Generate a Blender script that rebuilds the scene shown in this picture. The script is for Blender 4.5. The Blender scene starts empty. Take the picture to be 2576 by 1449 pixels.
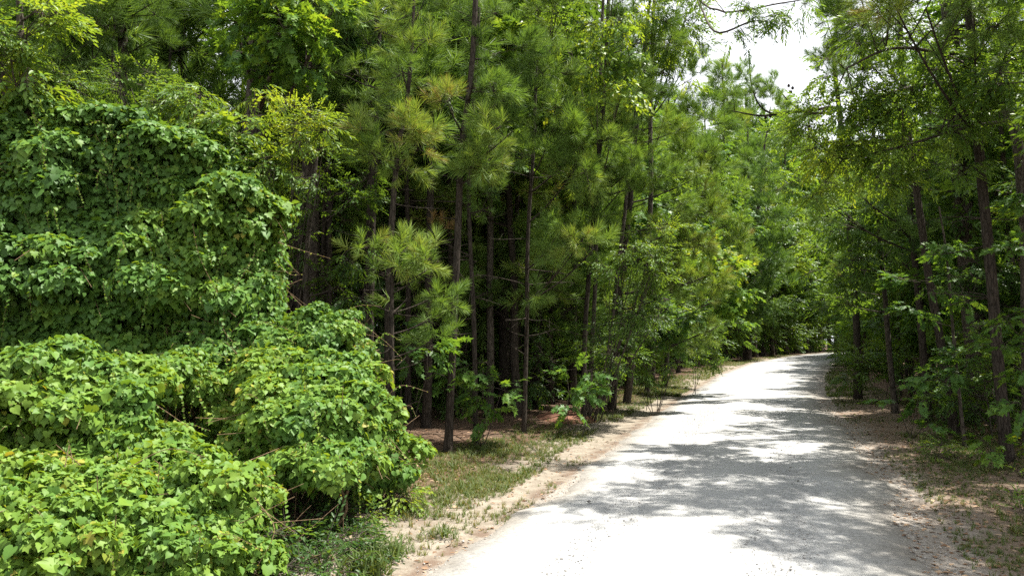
import bpy, math
import numpy as np
from mathutils import Vector

SC = bpy.context.scene
COL = SC.collection
rng = np.random.default_rng(11)
R = math.radians

# ------------------------------------------------------------------ camera, sky, sun, exposure
H, K = 1.8, 1874.0                      # eye height, focal length in pixels of a 2576 px wide view
PITCH = math.atan(135.5 / K)
cam_d = bpy.data.cameras.new('camera')
cam_d.sensor_width = 36.0
cam_d.lens = 36.0 * K / 2576.0
cam_d.clip_start, cam_d.clip_end = 0.05, 2000.0
cam = bpy.data.objects.new('camera', cam_d)
COL.objects.link(cam)
cam.location = (0, 0, H)
cam.rotation_euler = (R(90) + PITCH, 0, 0)
SC.camera = cam

SUN_EL = R(66)
SUN_H = np.array([0.94, 0.24]); SUN_H /= np.linalg.norm(SUN_H)
to_sun = Vector((SUN_H[0] * math.cos(SUN_EL), SUN_H[1] * math.cos(SUN_EL), math.sin(SUN_EL)))
sun_d = bpy.data.lights.new('sun', 'SUN')
sun_d.energy = 5.0
sun_d.angle = R(0.55)
sun_d.color = (1.0, 0.955, 0.87)
sun = bpy.data.objects.new('sun', sun_d)
COL.objects.link(sun)
sun.rotation_euler = to_sun.to_track_quat('Z', 'Y').to_euler()

world = bpy.data.worlds.new('World')
SC.world = world
world.use_nodes = True
nt = world.node_tree
nt.nodes.clear()
def N(tree, typ, **kw):
    n = tree.nodes.new(typ)
    for k, v in kw.items():
        setattr(n, k, v)
    return n
w_out = N(nt, 'ShaderNodeOutputWorld'); w_bg = N(nt, 'ShaderNodeBackground')
w_sky = N(nt, 'ShaderNodeTexSky', sky_type='NISHITA', sun_disc=False)
w_sky.sun_elevation = SUN_EL
w_sky.sun_rotation = math.atan2(SUN_H[0], SUN_H[1])
w_co = N(nt, 'ShaderNodeTexCoord'); w_no = N(nt, 'ShaderNodeTexNoise'); w_ra = N(nt, 'ShaderNodeValToRGB')
w_no.inputs['Scale'].default_value = 2.6; w_no.inputs['Detail'].default_value = 7.0
w_ra.color_ramp.elements[0].position = 0.28; w_ra.color_ramp.elements[1].position = 0.46
w_mx = N(nt, 'ShaderNodeMix', data_type='RGBA')
w_mx.inputs[7].default_value = (10.0, 10.3, 10.9, 1)          # bright summer cloud
nt.links.new(w_co.outputs['Generated'], w_no.inputs['Vector'])
nt.links.new(w_no.outputs['Fac'], w_ra.inputs['Fac'])
nt.links.new(w_ra.outputs['Color'], w_mx.inputs[0])
nt.links.new(w_sky.outputs['Color'], w_mx.inputs[6])
nt.links.new(w_mx.outputs[2], w_bg.inputs['Color'])
w_bg.inputs['Strength'].default_value = 0.056
nt.links.new(w_bg.outputs['Background'], w_out.inputs['Surface'])

vs = SC.view_settings
vs.view_transform = 'Standard'; vs.look = 'None'; vs.gamma = 1.0; vs.use_curve_mapping = False
vs.exposure = 1.45
cy = SC.cycles
cy.max_bounces = 6; cy.diffuse_bounces = 3; cy.glossy_bounces = 2; cy.transmission_bounces = 4
cy.use_denoising = False
SC.render.filter_size = 1.1
cy.caustics_reflective = False; cy.caustics_refractive = False
cy.sample_clamp_indirect = 4.0

# ------------------------------------------------------------------ from photograph pixels to places
_cp, _sp = math.cos(PITCH), math.sin(PITCH)
def P(px, py, d):
    """the point seen at pixel (px, py) that lies d metres ahead"""
    x = (px - 1288.0) / K; u = -(py - 724.5) / K
    dx, dy, dz = x, _cp - u * _sp, _sp + u * _cp
    t = d / dy
    return np.array([dx * t, d, H + dz * t])
def G(px, py):
    x = (px - 1288.0) / K; u = -(py - 724.5) / K
    dx, dy, dz = x, _cp - u * _sp, _sp + u * _cp
    t = -H / dz
    return np.array([dx * t, dy * t, 0.0])
def norm(a):
    return a / (np.linalg.norm(a, axis=-1, keepdims=True) + 1e-9)
_nk = np.random.default_rng(5).normal(size=(3, 9, 3)); _nf = np.random.default_rng(6).uniform(0, 6.28, (3, 9))
def noise(p, s=1.0, k=0):
    """smooth pseudo noise about -1..1"""
    q = np.asarray(p) * s
    return np.sin(q @ _nk[k].T + _nf[k]).sum(-1) / 4.0

# ------------------------------------------------------------------ materials
def new_mat(name):
    m = bpy.data.materials.new(name); m.use_nodes = True
    t = m.node_tree; t.nodes.clear()
    return m, t
def ramp(t, stops):
    n = N(t, 'ShaderNodeValToRGB'); e = n.color_ramp.elements
    while len(e) < len(stops): e.new(0.5)
    for el, (p, c) in zip(e, stops):
        el.position = p; el.color = (*c, 1)
    return n
def leaf_mat(name, stops, trans=0.35, rough=0.45, spec=0.35, warm=(1.55, 1.25, 0.45)):
    m, t = new_mat(name)
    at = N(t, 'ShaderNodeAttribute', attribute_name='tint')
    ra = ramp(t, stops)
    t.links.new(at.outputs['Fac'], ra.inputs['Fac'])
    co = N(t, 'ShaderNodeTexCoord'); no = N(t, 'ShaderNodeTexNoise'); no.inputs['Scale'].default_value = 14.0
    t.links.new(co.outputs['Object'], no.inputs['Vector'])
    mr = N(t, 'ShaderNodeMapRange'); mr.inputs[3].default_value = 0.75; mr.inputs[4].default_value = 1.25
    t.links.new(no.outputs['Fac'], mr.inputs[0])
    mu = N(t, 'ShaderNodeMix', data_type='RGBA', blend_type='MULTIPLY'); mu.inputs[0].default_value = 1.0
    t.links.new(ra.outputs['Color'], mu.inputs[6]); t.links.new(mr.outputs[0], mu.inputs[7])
    b = N(t, 'ShaderNodeBsdfPrincipled')
    b.inputs['Roughness'].default_value = rough; b.inputs['Specular IOR Level'].default_value = spec
    t.links.new(mu.outputs[2], b.inputs['Base Color'])
    wm = N(t, 'ShaderNodeMix', data_type='RGBA', blend_type='MULTIPLY'); wm.inputs[0].default_value = 1.0
    wm.inputs[7].default_value = (*warm, 1)
    t.links.new(mu.outputs[2], wm.inputs[6])
    tr = N(t, 'ShaderNodeBsdfTranslucent'); t.links.new(wm.outputs[2], tr.inputs['Color'])
    mx = N(t, 'ShaderNodeMixShader'); mx.inputs[0].default_value = trans
    t.links.new(b.outputs[0], mx.inputs[1]); t.links.new(tr.outputs[0], mx.inputs[2])
    o = N(t, 'ShaderNodeOutputMaterial'); t.links.new(mx.outputs[0], o.inputs['Surface'])
    return m
def bark_mat(name, a, b_, scale=(26, 26, 5), bump=0.6):
    m, t = new_mat(name)
    co = N(t, 'ShaderNodeTexCoord'); mp = N(t, 'ShaderNodeMapping'); mp.inputs['Scale'].default_value = scale
    t.links.new(co.outputs['Object'], mp.inputs['Vector'])
    no = N(t, 'ShaderNodeTexNoise'); no.inputs['Scale'].default_value = 1.0; no.inputs['Detail'].default_value = 6; no.inputs['Roughness'].default_value = 0.7
    t.links.new(mp.outputs[0], no.inputs['Vector'])
    vo = N(t, 'ShaderNodeTexVoronoi', feature='DISTANCE_TO_EDGE'); vo.inputs['Scale'].default_value = 0.9
    t.links.new(mp.outputs[0], vo.inputs['Vector'])
    ra = ramp(t, [(0.3, a), (0.68, b_)])
    t.links.new(no.outputs['Fac'], ra.inputs['Fac'])
    cr = ramp(t, [(0.0, (0.35, 0.33, 0.3)), (0.14, (1, 1, 1))]); t.links.new(vo.outputs['Distance'], cr.inputs['Fac'])
    mu = N(t, 'ShaderNodeMix', data_type='RGBA', blend_type='MULTIPLY'); mu.inputs[0].default_value = 0.8
    t.links.new(ra.outputs['Color'], mu.inputs[6]); t.links.new(cr.outputs['Color'], mu.inputs[7])
    bu = N(t, 'ShaderNodeBump'); bu.inputs['Strength'].default_value = bump; bu.inputs['Distance'].default_value = 0.02
    t.links.new(cr.outputs['Color'], bu.inputs['Height'])
    b = N(t, 'ShaderNodeBsdfPrincipled'); b.inputs['Roughness'].default_value = 0.9; b.inputs['Specular IOR Level'].default_value = 0.15
    t.links.new(mu.outputs[2], b.inputs['Base Color']); t.links.new(bu.outputs[0], b.inputs['Normal'])
    o = N(t, 'ShaderNodeOutputMaterial'); t.links.new(b.outputs[0], o.inputs['Surface'])
    return m
def tint_mat(name, stops, rough=0.9):
    m, t = new_mat(name)
    at = N(t, 'ShaderNodeAttribute', attribute_name='tint'); ra = ramp(t, stops)
    t.links.new(at.outputs['Fac'], ra.inputs['Fac'])
    b = N(t, 'ShaderNodeBsdfPrincipled'); b.inputs['Roughness'].default_value = rough; b.inputs['Specular IOR Level'].default_value = 0.2
    t.links.new(ra.outputs['Color'], b.inputs['Base Color'])
    o = N(t, 'ShaderNodeOutputMaterial'); t.links.new(b.outputs[0], o.inputs['Surface'])
    return m

M = {}
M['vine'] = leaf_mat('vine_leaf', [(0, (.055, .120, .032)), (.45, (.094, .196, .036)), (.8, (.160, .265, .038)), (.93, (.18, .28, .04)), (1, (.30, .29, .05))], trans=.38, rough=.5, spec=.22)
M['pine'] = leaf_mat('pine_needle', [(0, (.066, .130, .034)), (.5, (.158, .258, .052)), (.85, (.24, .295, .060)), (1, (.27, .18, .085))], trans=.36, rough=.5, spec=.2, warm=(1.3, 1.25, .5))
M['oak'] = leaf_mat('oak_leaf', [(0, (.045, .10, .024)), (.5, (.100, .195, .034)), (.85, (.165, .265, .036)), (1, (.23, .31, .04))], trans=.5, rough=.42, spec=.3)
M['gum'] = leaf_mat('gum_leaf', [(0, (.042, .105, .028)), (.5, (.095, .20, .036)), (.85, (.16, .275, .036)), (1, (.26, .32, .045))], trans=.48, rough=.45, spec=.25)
M['grass'] = leaf_mat('grass_blade', [(0, (.05, .085, .022)), (.5, (.085, .125, .028)), (1, (.20, .17, .07))], trans=.3, rough=.55, spec=.25)
M['dead_needle'] = tint_mat('dead_needle', [(0, (.16, .085, .05)), (1, (.34, .20, .12))])
M['litter'] = tint_mat('leaf_litter', [(0, (.10, .055, .03)), (.5, (.22, .13, .075)), (1, (.36, .26, .17))])
M['stone'] = tint_mat('road_stone', [(0, (.14, .13, .125)), (.5, (.30, .285, .265)), (1, (.46, .44, .41))])
M['bark_pine'] = bark_mat('pine_bark', (.024, .020, .016), (.074, .059, .046))
M['bark_grey'] = bark_mat('grey_bark', (.038, .032, .026), (.12, .10, .08), scale=(20, 20, 7), bump=.4)
M['twig'] = bark_mat('vine_stem', (.10, .065, .035), (.24, .165, .10), scale=(40, 40, 40), bump=.2)

# ------------------------------------------------------------------ mesh assembly
class Buf:
    def __init__(s): s.V = []; s.F = []; s.T = []; s.n = 0
    def add(s, V, F, T=None):
        V = np.asarray(V, np.float32).reshape(-1, 3); F = np.asarray(F, np.int64).reshape(-1, 3)
        s.V.append(V); s.F.append(F + s.n); s.n += len(V)
        s.T.append(np.zeros(len(V), np.float32) if T is None else np.asarray(T, np.float32).ravel())
    def tri(s): return sum(len(f) for f in s.F)
def to_mesh(name, buf, mat, base=(0, 0, 0), smooth=False):
    V = np.concatenate(buf.V) - np.asarray(base, np.float32); F = np.concatenate(buf.F); T = np.concatenate(buf.T)
    me = bpy.data.meshes.new(name)
    me.vertices.add(len(V)); me.vertices.foreach_set('co', V.astype(np.float32).ravel())
    me.loops.add(F.size); me.loops.foreach_set('vertex_index', F.astype(np.int32).ravel())
    me.polygons.add(len(F)); me.polygons.foreach_set('loop_start', np.arange(0, F.size, 3, dtype=np.int32))
    if smooth: me.polygons.foreach_set('use_smooth', np.ones(len(F), bool))
    a = me.attributes.new('tint', 'FLOAT', 'POINT'); a.data.foreach_set('value', np.clip(T, 0, 1).astype(np.float32))
    me.update(calc_edges=True)
    me.materials.append(mat)
    return me
def obj(name, me, parent=None, loc=None):
    o = bpy.data.objects.new(name, me); COL.objects.link(o)
    if parent: o.parent = parent
    if loc is not None: o.location = tuple(float(v) for v in loc)
    return o
def tag(o, label, cat, group=None, kind=None):
    o['label'] = label; o['category'] = cat
    if group: o['group'] = group
    if kind: o['kind'] = kind
    return o
def thing(name, label, cat, loc, group=None):
    o = bpy.data.objects.new(name, None); COL.objects.link(o)
    o.location = tuple(float(v) for v in loc); o.empty_display_size = 0.2
    return tag(o, label, cat, group)

def tube(buf, pts, rad, n=7, wob=0.0):
    pts = np.asarray(pts, float); k = len(pts); rad = np.broadcast_to(np.asarray(rad, float), (k,))
    tg = norm(np.gradient(pts, axis=0)); ref = np.array([1.0, 0.13, 0.05]) if abs(tg[:, 2]).mean() > .6 else np.array([0.1, 0.05, 1.0])
    U = norm(np.cross(tg, ref)); W = np.cross(tg, U)
    a = np.arange(n) * 2 * np.pi / n
    rr = rad[:, None] * (1 + wob * rng.normal(size=(k, n)))
    V = pts[:, None] + rr[..., None] * (np.cos(a)[None, :, None] * U[:, None] + np.sin(a)[None, :, None] * W[:, None])
    i = np.arange(k - 1)[:, None] * n; j = np.arange(n)[None]; j2 = (j + 1) % n
    A, B, C_, D = i + j, i + j2, i + n + j2, i + n + j
    F = np.concatenate([np.stack([A, B, C_], -1).reshape(-1, 3), np.stack([A, C_, D], -1).reshape(-1, 3)])
    buf.add(V, F)
def sticks(buf, A, B, ra, rb, n=3):
    A = np.asarray(A, float); B = np.asarray(B, float); m = len(A)
    if m == 0: return
    d = norm(B - A); U = norm(np.cross(d, np.array([0.31, 0.2, 0.93]))); W = np.cross(d, U)
    a = np.arange(n) * 2 * np.pi / n
    ring = np.cos(a)[None, :, None] * U[:, None] + np.sin(a)[None, :, None] * W[:, None]
    ra = np.broadcast_to(ra, (m,))[:, None, None]; rb = np.broadcast_to(rb, (m,))[:, None, None]
    V = np.concatenate([A[:, None] + ring * ra, B[:, None] + ring * rb], 1)
    j = np.arange(n); j2 = (j + 1) % n
    F = np.concatenate([np.stack([j, j2, n + j2], -1), np.stack([j, n + j2, n + j], -1)])
    buf.add(V, F[None] + (np.arange(m) * 2 * n)[:, None, None])
def bez(p0, p1, p2, n=6):
    t = np.linspace(0, 1, n)[:, None]
    return (1 - t) ** 2 * p0 + 2 * t * (1 - t) * p1 + t * t * p2
def smooth_line(pts, n=24):
    """Catmull-Rom through the points"""
    pts = np.asarray(pts, float)
    if len(pts) == 2: pts = np.array([pts[0], pts.mean(0), pts[1]])
    q = np.vstack([2 * pts[0] - pts[1], pts, 2 * pts[-1] - pts[-2]]); out = []
    seg = len(pts) - 1; m = max(2, n // seg)
    for i in range(seg):
        p0, p1, p2, p3 = q[i:i + 4]
        t = np.linspace(0, 1, m, endpoint=False)[:, None]
        out.append(.5 * (2 * p1 + (p2 - p0) * t + (2 * p0 - 5 * p1 + 4 * p2 - p3) * t ** 2 + (3 * p1 - p0 - 3 * p2 + p3) * t ** 3))
    out.append(pts[-1:])
    return np.vstack(out)
def place(buf, tm, Pn, Y, Z, S, tint):
    V, F, T = tm; n = len(Pn)
    if n == 0: return
    Y = norm(Y); X = norm(np.cross(Y, Z)); Zn = np.cross(X, Y)
    Rm = np.stack([X, Y, Zn], 1)
    S = np.broadcast_to(S, (n,))
    W = Pn[:, None] + S[:, None, None] * np.einsum('mk,nkc->nmc', V, Rm)
    buf.add(W, F[None] + (np.arange(n) * len(V))[:, None, None], T[None] + np.broadcast_to(tint, (n,))[:, None])
def place_any(buf, tms, Pn, Y, Z, S, tint):
    n = len(Pn); w = rng.integers(0, len(tms), n); S = np.broadcast_to(S, (n,)); tint = np.broadcast_to(tint, (n,))
    for i, tm in enumerate(tms):
        k = w == i
        place(buf, tm, Pn[k], Y[k], Z[k], S[k], tint[k])

# ------------------------------------------------------------------ leaf shapes (stem at 0, tip at +Y, face +Z)
def fan(out, c, zf):
    out = np.asarray(out, float); V = np.vstack([[c[0], c[1]], out]); n = len(out)
    Z = zf(V[:, 0], V[:, 1])
    F = np.array([[0, i, i + 1] for i in range(1, n)] + [[0, n, 1]])
    return np.c_[V, Z], F[:, ::-1], np.zeros(n + 1)
def mirror(half):
    h = [tuple(p) for p in half]
    return h + [(-x, y) for x, y in h[::-1] if abs(x) > 1e-6]
L_HEART = fan(mirror([(0, .04), (-.16, -.10), (-.36, -.06), (-.49, .14), (-.50, .34), (-.40, .42), (-.41, .54), (-.26, .70), (-.14, .80), (0, 1.0)]), (0, .38),
              lambda x, y: .22 * np.abs(x) - .22 * y * y)
L_LOBED = fan(mirror([(0, .02), (-.20, -.12), (-.40, -.02), (-.58, .22), (-.36, .36), (-.46, .62), (-.20, .62), (0, 1.0)]), (0, .36), lambda x, y: .15 * np.abs(x) - .30 * y * y)
L_STAR = fan(mirror([(0, 0), (-.30, .0), (-.44, -.08), (-.26, .22), (-.56, .44), (-.18, .46), (0, 1.0)]), (0, .3), lambda x, y: .12 * np.abs(x) - .15 * y * y)
L_OVAL = fan(mirror([(0, 0), (-.20, .30), (-.22, .55), (-.10, .86), (0, 1.0)]), (0, .5), lambda x, y: .45 * np.abs(x) - .14 * y * y)
L_NARROW = fan(mirror([(0, 0), (-.12, .35), (-.11, .65), (0, 1.0)]), (0, .5), lambda x, y: .4 * np.abs(x) - .2 * y * y)
L_QUAD = (np.array([[0, 0, 0], [-.28, .45, .08], [0, 1, -.1], [.28, .45, .08]], float), np.array([[0, 2, 1], [0, 3, 2]]), np.zeros(4))

def spray(leaf, n, L, s, seed, flat=0.35, hang=0.15, end=True):
    """a twig along +Y carrying n leaves of length s"""
    r = np.random.default_rng(seed); b = Buf()
    t = np.linspace(.12, 1, n); side = np.where(np.arange(n) % 2, 1, -1)
    pos = np.c_[side * .01, t * L, -hang * (t ** 2) * L + r.normal(0, .012, n)]
    ang = side * r.uniform(.6, 1.25, n) * (1 - .65 * t)
    Y = np.c_[np.sin(ang), np.cos(ang), r.normal(-.25, .25, n)]
    Z = np.c_[r.normal(0, flat, n), r.normal(0, flat, n), np.ones(n)]
    sz = s * r.uniform(.7, 1.15, n) * (1 - .25 * np.maximum(0, t - .7) / .3)
    place(b, leaf, pos, Y, Z, sz, r.normal(0, .10, n) + .12 * (t - .5))
    return np.concatenate(b.V), np.concatenate(b.F), np.concatenate(b.T)
def tuft(n, L, s, w, seed):
    """a pine shoot along +Y: long needles standing out around it, splayed towards the tip"""
    r = np.random.default_rng(seed)
    t = r.uniform(0, 1, n) ** .75
    az = r.uniform(0, 2 * np.pi, n); op = np.clip(1.25 - .95 * t + r.normal(0, .14, n), .08, 1.5)
    D = np.c_[np.sin(op) * np.cos(az), np.cos(op), np.sin(op) * np.sin(az)]
    D[:, 2] -= .10
    base = np.c_[np.zeros(n), t * L, np.zeros(n)]
    ln = s * r.uniform(.75, 1.1, n)
    tip = base + norm(D) * ln[:, None]
    mid = base + norm(D) * (.55 * ln)[:, None] + np.c_[np.zeros(n), np.full(n, .06 * s), np.zeros(n)]
    X = norm(np.cross(D, r.normal(size=(n, 3)))) * w
    V = np.stack([base - X * .4, base + X * .4, mid + X * .5, mid - X * .5, tip], 1).reshape(-1, 3)
    o = np.arange(n)[:, None] * 5
    F = np.concatenate([o + [0, 1, 2], o + [0, 2, 3], o + [3, 2, 4]])
    T = np.repeat(r.normal(0, .10, n), 5).reshape(n, 5) + np.array([.05, .05, 0, 0, -.03])
    return V, F, T.ravel()
def tuft_coarse(n, L, s, w, seed):
    V, F, T = tuft(n, L, s, w, seed)
    V = V.reshape(n, 5, 3)[:, [0, 1, 4]].reshape(-1, 3)
    T = T.reshape(n, 5)[:, [0, 1, 4]].ravel()
    V = V.copy(); return V, np.arange(n * 3).reshape(n, 3), T

SP = {
    'pine': [tuft(76, .12 + .02 * (i % 5), .17 + .015 * (i % 4), .0050, i) for i in range(10)],
    'pine_far': [tuft(34, .26, .30, .014, 20 + i) for i in range(5)],
    'pine_coarse': [tuft_coarse(54, .40, .40, .026, 40 + i) for i in range(4)],
    'oak': [spray(L_OVAL, 13, .36, .085, 60 + i) for i in range(6)],
    'oak_narrow': [spray(L_NARROW, 16, .36, .105, 70 + i, flat=.5, hang=.3) for i in range(6)],
    'oak_far': [spray(L_QUAD, 11, .50, .16, 80 + i, flat=.45) for i in range(5)],
    'oak_coarse': [spray(L_QUAD, 17, .8, .23, 90 + i, flat=.5) for i in range(4)],
    'gum': [spray(L_STAR, 9, .34, .125, 100 + i, flat=.3) for i in range(6)],
    'gum_far': [spray(L_STAR, 8, .48, .19, 110 + i, flat=.4) for i in range(5)],
    'small': [spray(L_OVAL, 14, .24, .048, 120 + i, flat=.6) for i in range(6)],
    'cedar': [tuft(60, .16, .055, .006, 130 + i) for i in range(5)],
    'vine': [spray(L_HEART, 7, .34, .10, 140 + i, flat=.5, hang=.5) for i in range(6)],
}
UNIT = {'pine': (.055, .30), 'pine_far': (.12, .42), 'pine_coarse': (.34, .7), 'oak': (.050, .30), 'oak_narrow': (.050, .30),
        'oak_far': (.11, .42), 'oak_coarse': (.34, .7), 'gum': (.060, .30), 'gum_far': (.12, .42), 'small': (.022, .2),
        'cedar': (.016, .14), 'vine': (.05, .3)}          # area that one spray covers, its length
LEAF_MAT = lambda k: M['pine'] if k.startswith(('pine', 'cedar')) else M['gum'] if k.startswith('gum') else M['vine'] if k == 'vine' else M['oak']

DENS = 2.2; PINE = .75
def crown_blob(leaves, wood, kind, c, rad, dens, tint, hub, limb_r, size=1.0, droop=None):
    """one foliage mass of a crown: a limb from hub, side limbs to clumps, sprays round each clump"""
    c = np.asarray(c, float); rad = np.asarray(rad, float)
    area, ln = UNIT[kind]
    n = max(4, int(DENS * (PINE if kind == 'pine' else 1) * dens * math.pi * rad[0] * rad[2] / (area * size * size)))
    m = max(2, n // 11)
    q = rng.normal(size=(m, 3)); q = norm(q) * (rng.uniform(0.05, 1, (m, 1)) ** .45)
    cl = c + q * rad
    w = rng.integers(0, m, n)
    cr = np.maximum(np.min(rad) * .42, ln * size * .8)
    off = rng.normal(size=(n, 3)); off = norm(off) * rng.uniform(.1, 1, (n, 1)) ** .5
    pos = cl[w] + off * cr * np.array([1, 1, .55 if not kind.startswith('pine') else .7])
    pos[:, 2] = np.maximum(pos[:, 2], .06)
    out = norm((pos - c) / rad)
    if kind.startswith('pine'):
        Y = norm(out * .75 + off * .5 + np.array([0, 0, .55]) + rng.normal(0, .3, (n, 3)))
        Z = norm(rng.normal(size=(n, 3)))
    elif kind == 'cedar':
        Y = norm(out * .8 + np.array([0, 0, .4]) + rng.normal(0, .4, (n, 3))); Z = norm(rng.normal(size=(n, 3)))
    else:
        dz = -.18 if droop is None else -droop
        Y = out * .9 + off * .6 + rng.normal(0, .35, (n, 3)); Y[:, 2] = Y[:, 2] * .55 + dz; Y = norm(Y)
        Z = norm(np.array([0, 0, 1.0]) + rng.normal(0, .3, (n, 3)) + out * .35)
    tn = tint + rng.normal(0, .09, n) + .16 * noise(cl[w], 2.3)
    S = size * rng.uniform(.8, 1.2, n)
    place_any(leaves, SP[kind], pos, Y, Z, S, tn)
    if wood is not None:
        if hub is not None:
            mid = (hub + c) / 2 + np.array([0, 0, -.10 * np.linalg.norm(c - hub)])
            tube(wood, bez(hub, mid, c, 7), np.linspace(limb_r, limb_r * .45, 7), 5)
            f = rng.uniform(.55, 1, m)[:, None]
            st = hub * (1 - f) ** 2 + 2 * f * (1 - f) * mid + f * f * c
        else:
            st = np.repeat(c[None], m, 0)
        sticks(wood, st, cl, limb_r * .42, limb_r * .22)
        sticks(wood, cl[w], pos, limb_r * .17 + .0015, .0025)
        sticks(wood, pos, pos + Y * (ln * .8) * S[:, None], .003, .0015)

def tree(name, label, cat, kind, trunk, r0, r1, blobs, group=None, bark='bark_pine', size=1.0, limb=.018, dead=0, flare=True, sides=9, limbs=(), droop=None):
    """trunk: world points from the ground up; blobs: (centre, radii, density, tint[, kind])"""
    trunk = smooth_line(trunk, 26); base = trunk[0].copy()
    wood, leaves = Buf(), Buf()
    s = np.linspace(0, 1, len(trunk))
    rad = r0 + (r1 - r0) * s
    if flare: rad = rad * (1 + .28 * np.exp(-s * 26))
    tr = trunk + np.c_[noise(trunk, 1.1, 0), noise(trunk, 1.1, 1), 0 * s] * r0 * .35
    tube(wood, tr, rad, sides, .04)
    hubs = [tr]; hubr = [rad]
    for lp in limbs:
        lp = smooth_line(lp, 20); lr = np.linspace(limb * 1.7, limb * .6, len(lp))
        tube(wood, lp + np.c_[noise(lp, 2.5), noise(lp, 2.5, 1), noise(lp, 2.5, 2)] * .03, lr, 6, .05); hubs.append(lp[4:]); hubr.append(lr[4:])
    for b in blobs:
        c, ra, de, ti = b[:4]; kd = b[4] if len(b) > 4 else kind
        c = np.asarray(c, float)
        if limbs:
            HB = np.concatenate(hubs); i = int(np.argmin(np.linalg.norm(HB - c, axis=1)))
            crown_blob(leaves, wood, kd, c, ra, de, ti, HB[i], max(limb * .6, np.concatenate(hubr)[i] * .4), size, droop)
            continue
        hd = np.linalg.norm((trunk - c)[:, :2], axis=1)
        target = c[2] - .35 * hd.min() - .1
        i = int(np.argmin(np.abs(trunk[:, 2] - target)))
        crown_blob(leaves, wood, kd, c, ra, de, ti, tr[i], max(limb, rad[i] * .35), size, droop)
    if dead:                                             # bare dead limbs under the crown
        lo = base[2] + .18 * (trunk[-1, 2] - base[2])
        for _ in range(dead):
            i = int(rng.integers(int(.12 * len(tr)), int(.75 * len(tr)))); a = rng.uniform(0, 6.28); l = rng.uniform(.3, 1.1)
            e = tr[i] + np.array([math.cos(a) * l, math.sin(a) * l, rng.uniform(-.15, .35) * l])
            mid = (tr[i] + e) / 2 + rng.normal(0, .06, 3)
            tube(wood, bez(tr[i], mid, e, 5), np.linspace(.011, .003, 5), 4)
            k = rng.integers(2, 5); f = rng.uniform(.4, 1, k)[:, None]; st = tr[i] * (1 - f) + e * f
            sticks(wood, st, st + rng.normal(0, .14, (k, 3)), .004, .0015)
    t = thing(name, label, cat, base, group)
    obj('trunk', to_mesh('trunk', wood, M[bark], base, True), t)
    if leaves.n: obj('crown', to_mesh('crown', leaves, LEAF_MAT(kind), base), t)
    return t
def B(px, py, d, rx, ry, dens=2.0, tint=.45, kind=None, deep=None):
    """a foliage mass given by where it shows, how far off it is and how big it looks"""
    c = P(px, py, d); k = d / K
    ra = (rx * k, (deep if deep else .8 * (rx + ry) / 2 * k), ry * k)
    return (c, ra, dens, tint) + ((kind,) if kind else ())
def TR(d, *pp):
    """trunk from the ground under the first pixel, then through the pixels"""
    out = []
    for i, p in enumerate(pp):
        q = P(p[0], p[1], d + (p[2] if len(p) > 2 else 0))
        if i == 0: q[2] = 0.0
        out.append(q)
    out = np.array(out); d0 = out[0][1]
    lim = (XL(d0) - 1.5) if out[0][0] < (XL(d0) + XR(d0)) / 2 else (XR(d0) + 1.2)
    dx = min(0, lim - out[0][0]) if out[0][0] < (XL(d0) + XR(d0)) / 2 else max(0, lim - out[0][0])
    h = np.clip(out[:, 2] / 30.0, 0, 1)
    out[:, 0] += dx * (1 - h)
    return out

# ------------------------------------------------------------------ the road's edges, ground, verges
_le = np.array([G(*p)[:2] for p in [(1075, 1449), (1290, 1320), (1405, 1235), (1480, 1180), (1565, 1115), (1650, 1050), (1740, 990), (1815, 942), (1890, 913), (1980, 897), (2080, 887)]])
_re = np.array([G(*p)[:2] for p in [(2350, 1449), (2290, 1340), (2225, 1220), (2150, 1130), (2080, 1040), (2056, 985), (2060, 945), (2085, 918), (2130, 898)]])
def _edge(e, ext0, slope):
    y = np.r_[-30, ext0[1], e[:, 1], e[-1, 1] + 60]; x = np.r_[ext0[0] - 2.5, ext0[0], e[:, 0], e[-1, 0] + 60 * slope]
    return y, x
_ly, _lx = _edge(_le, (-2.6, 0.0), .85); _ry, _rx = _edge(_re, (1.9, 0.0), .85)
def XL(y): return np.interp(y, _ly, _lx)
def XR(y): return np.interp(y, _ry, _rx)

def ground_z(x, y):
    dl = XL(y) - x; dr = x - XR(y)
    off = np.maximum(np.maximum(dl, dr), 0)
    p = np.stack([x, y, 0 * x], -1)
    w = np.clip(off / 2.0, 0, 1)
    return (noise(p, .9) * .035 + noise(p, 3.1, 1) * .012) * w + .10 * np.clip((off - 1.2) / 3, 0, 1) - .02 * np.exp(-((off - .35) / .3) ** 2)

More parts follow.
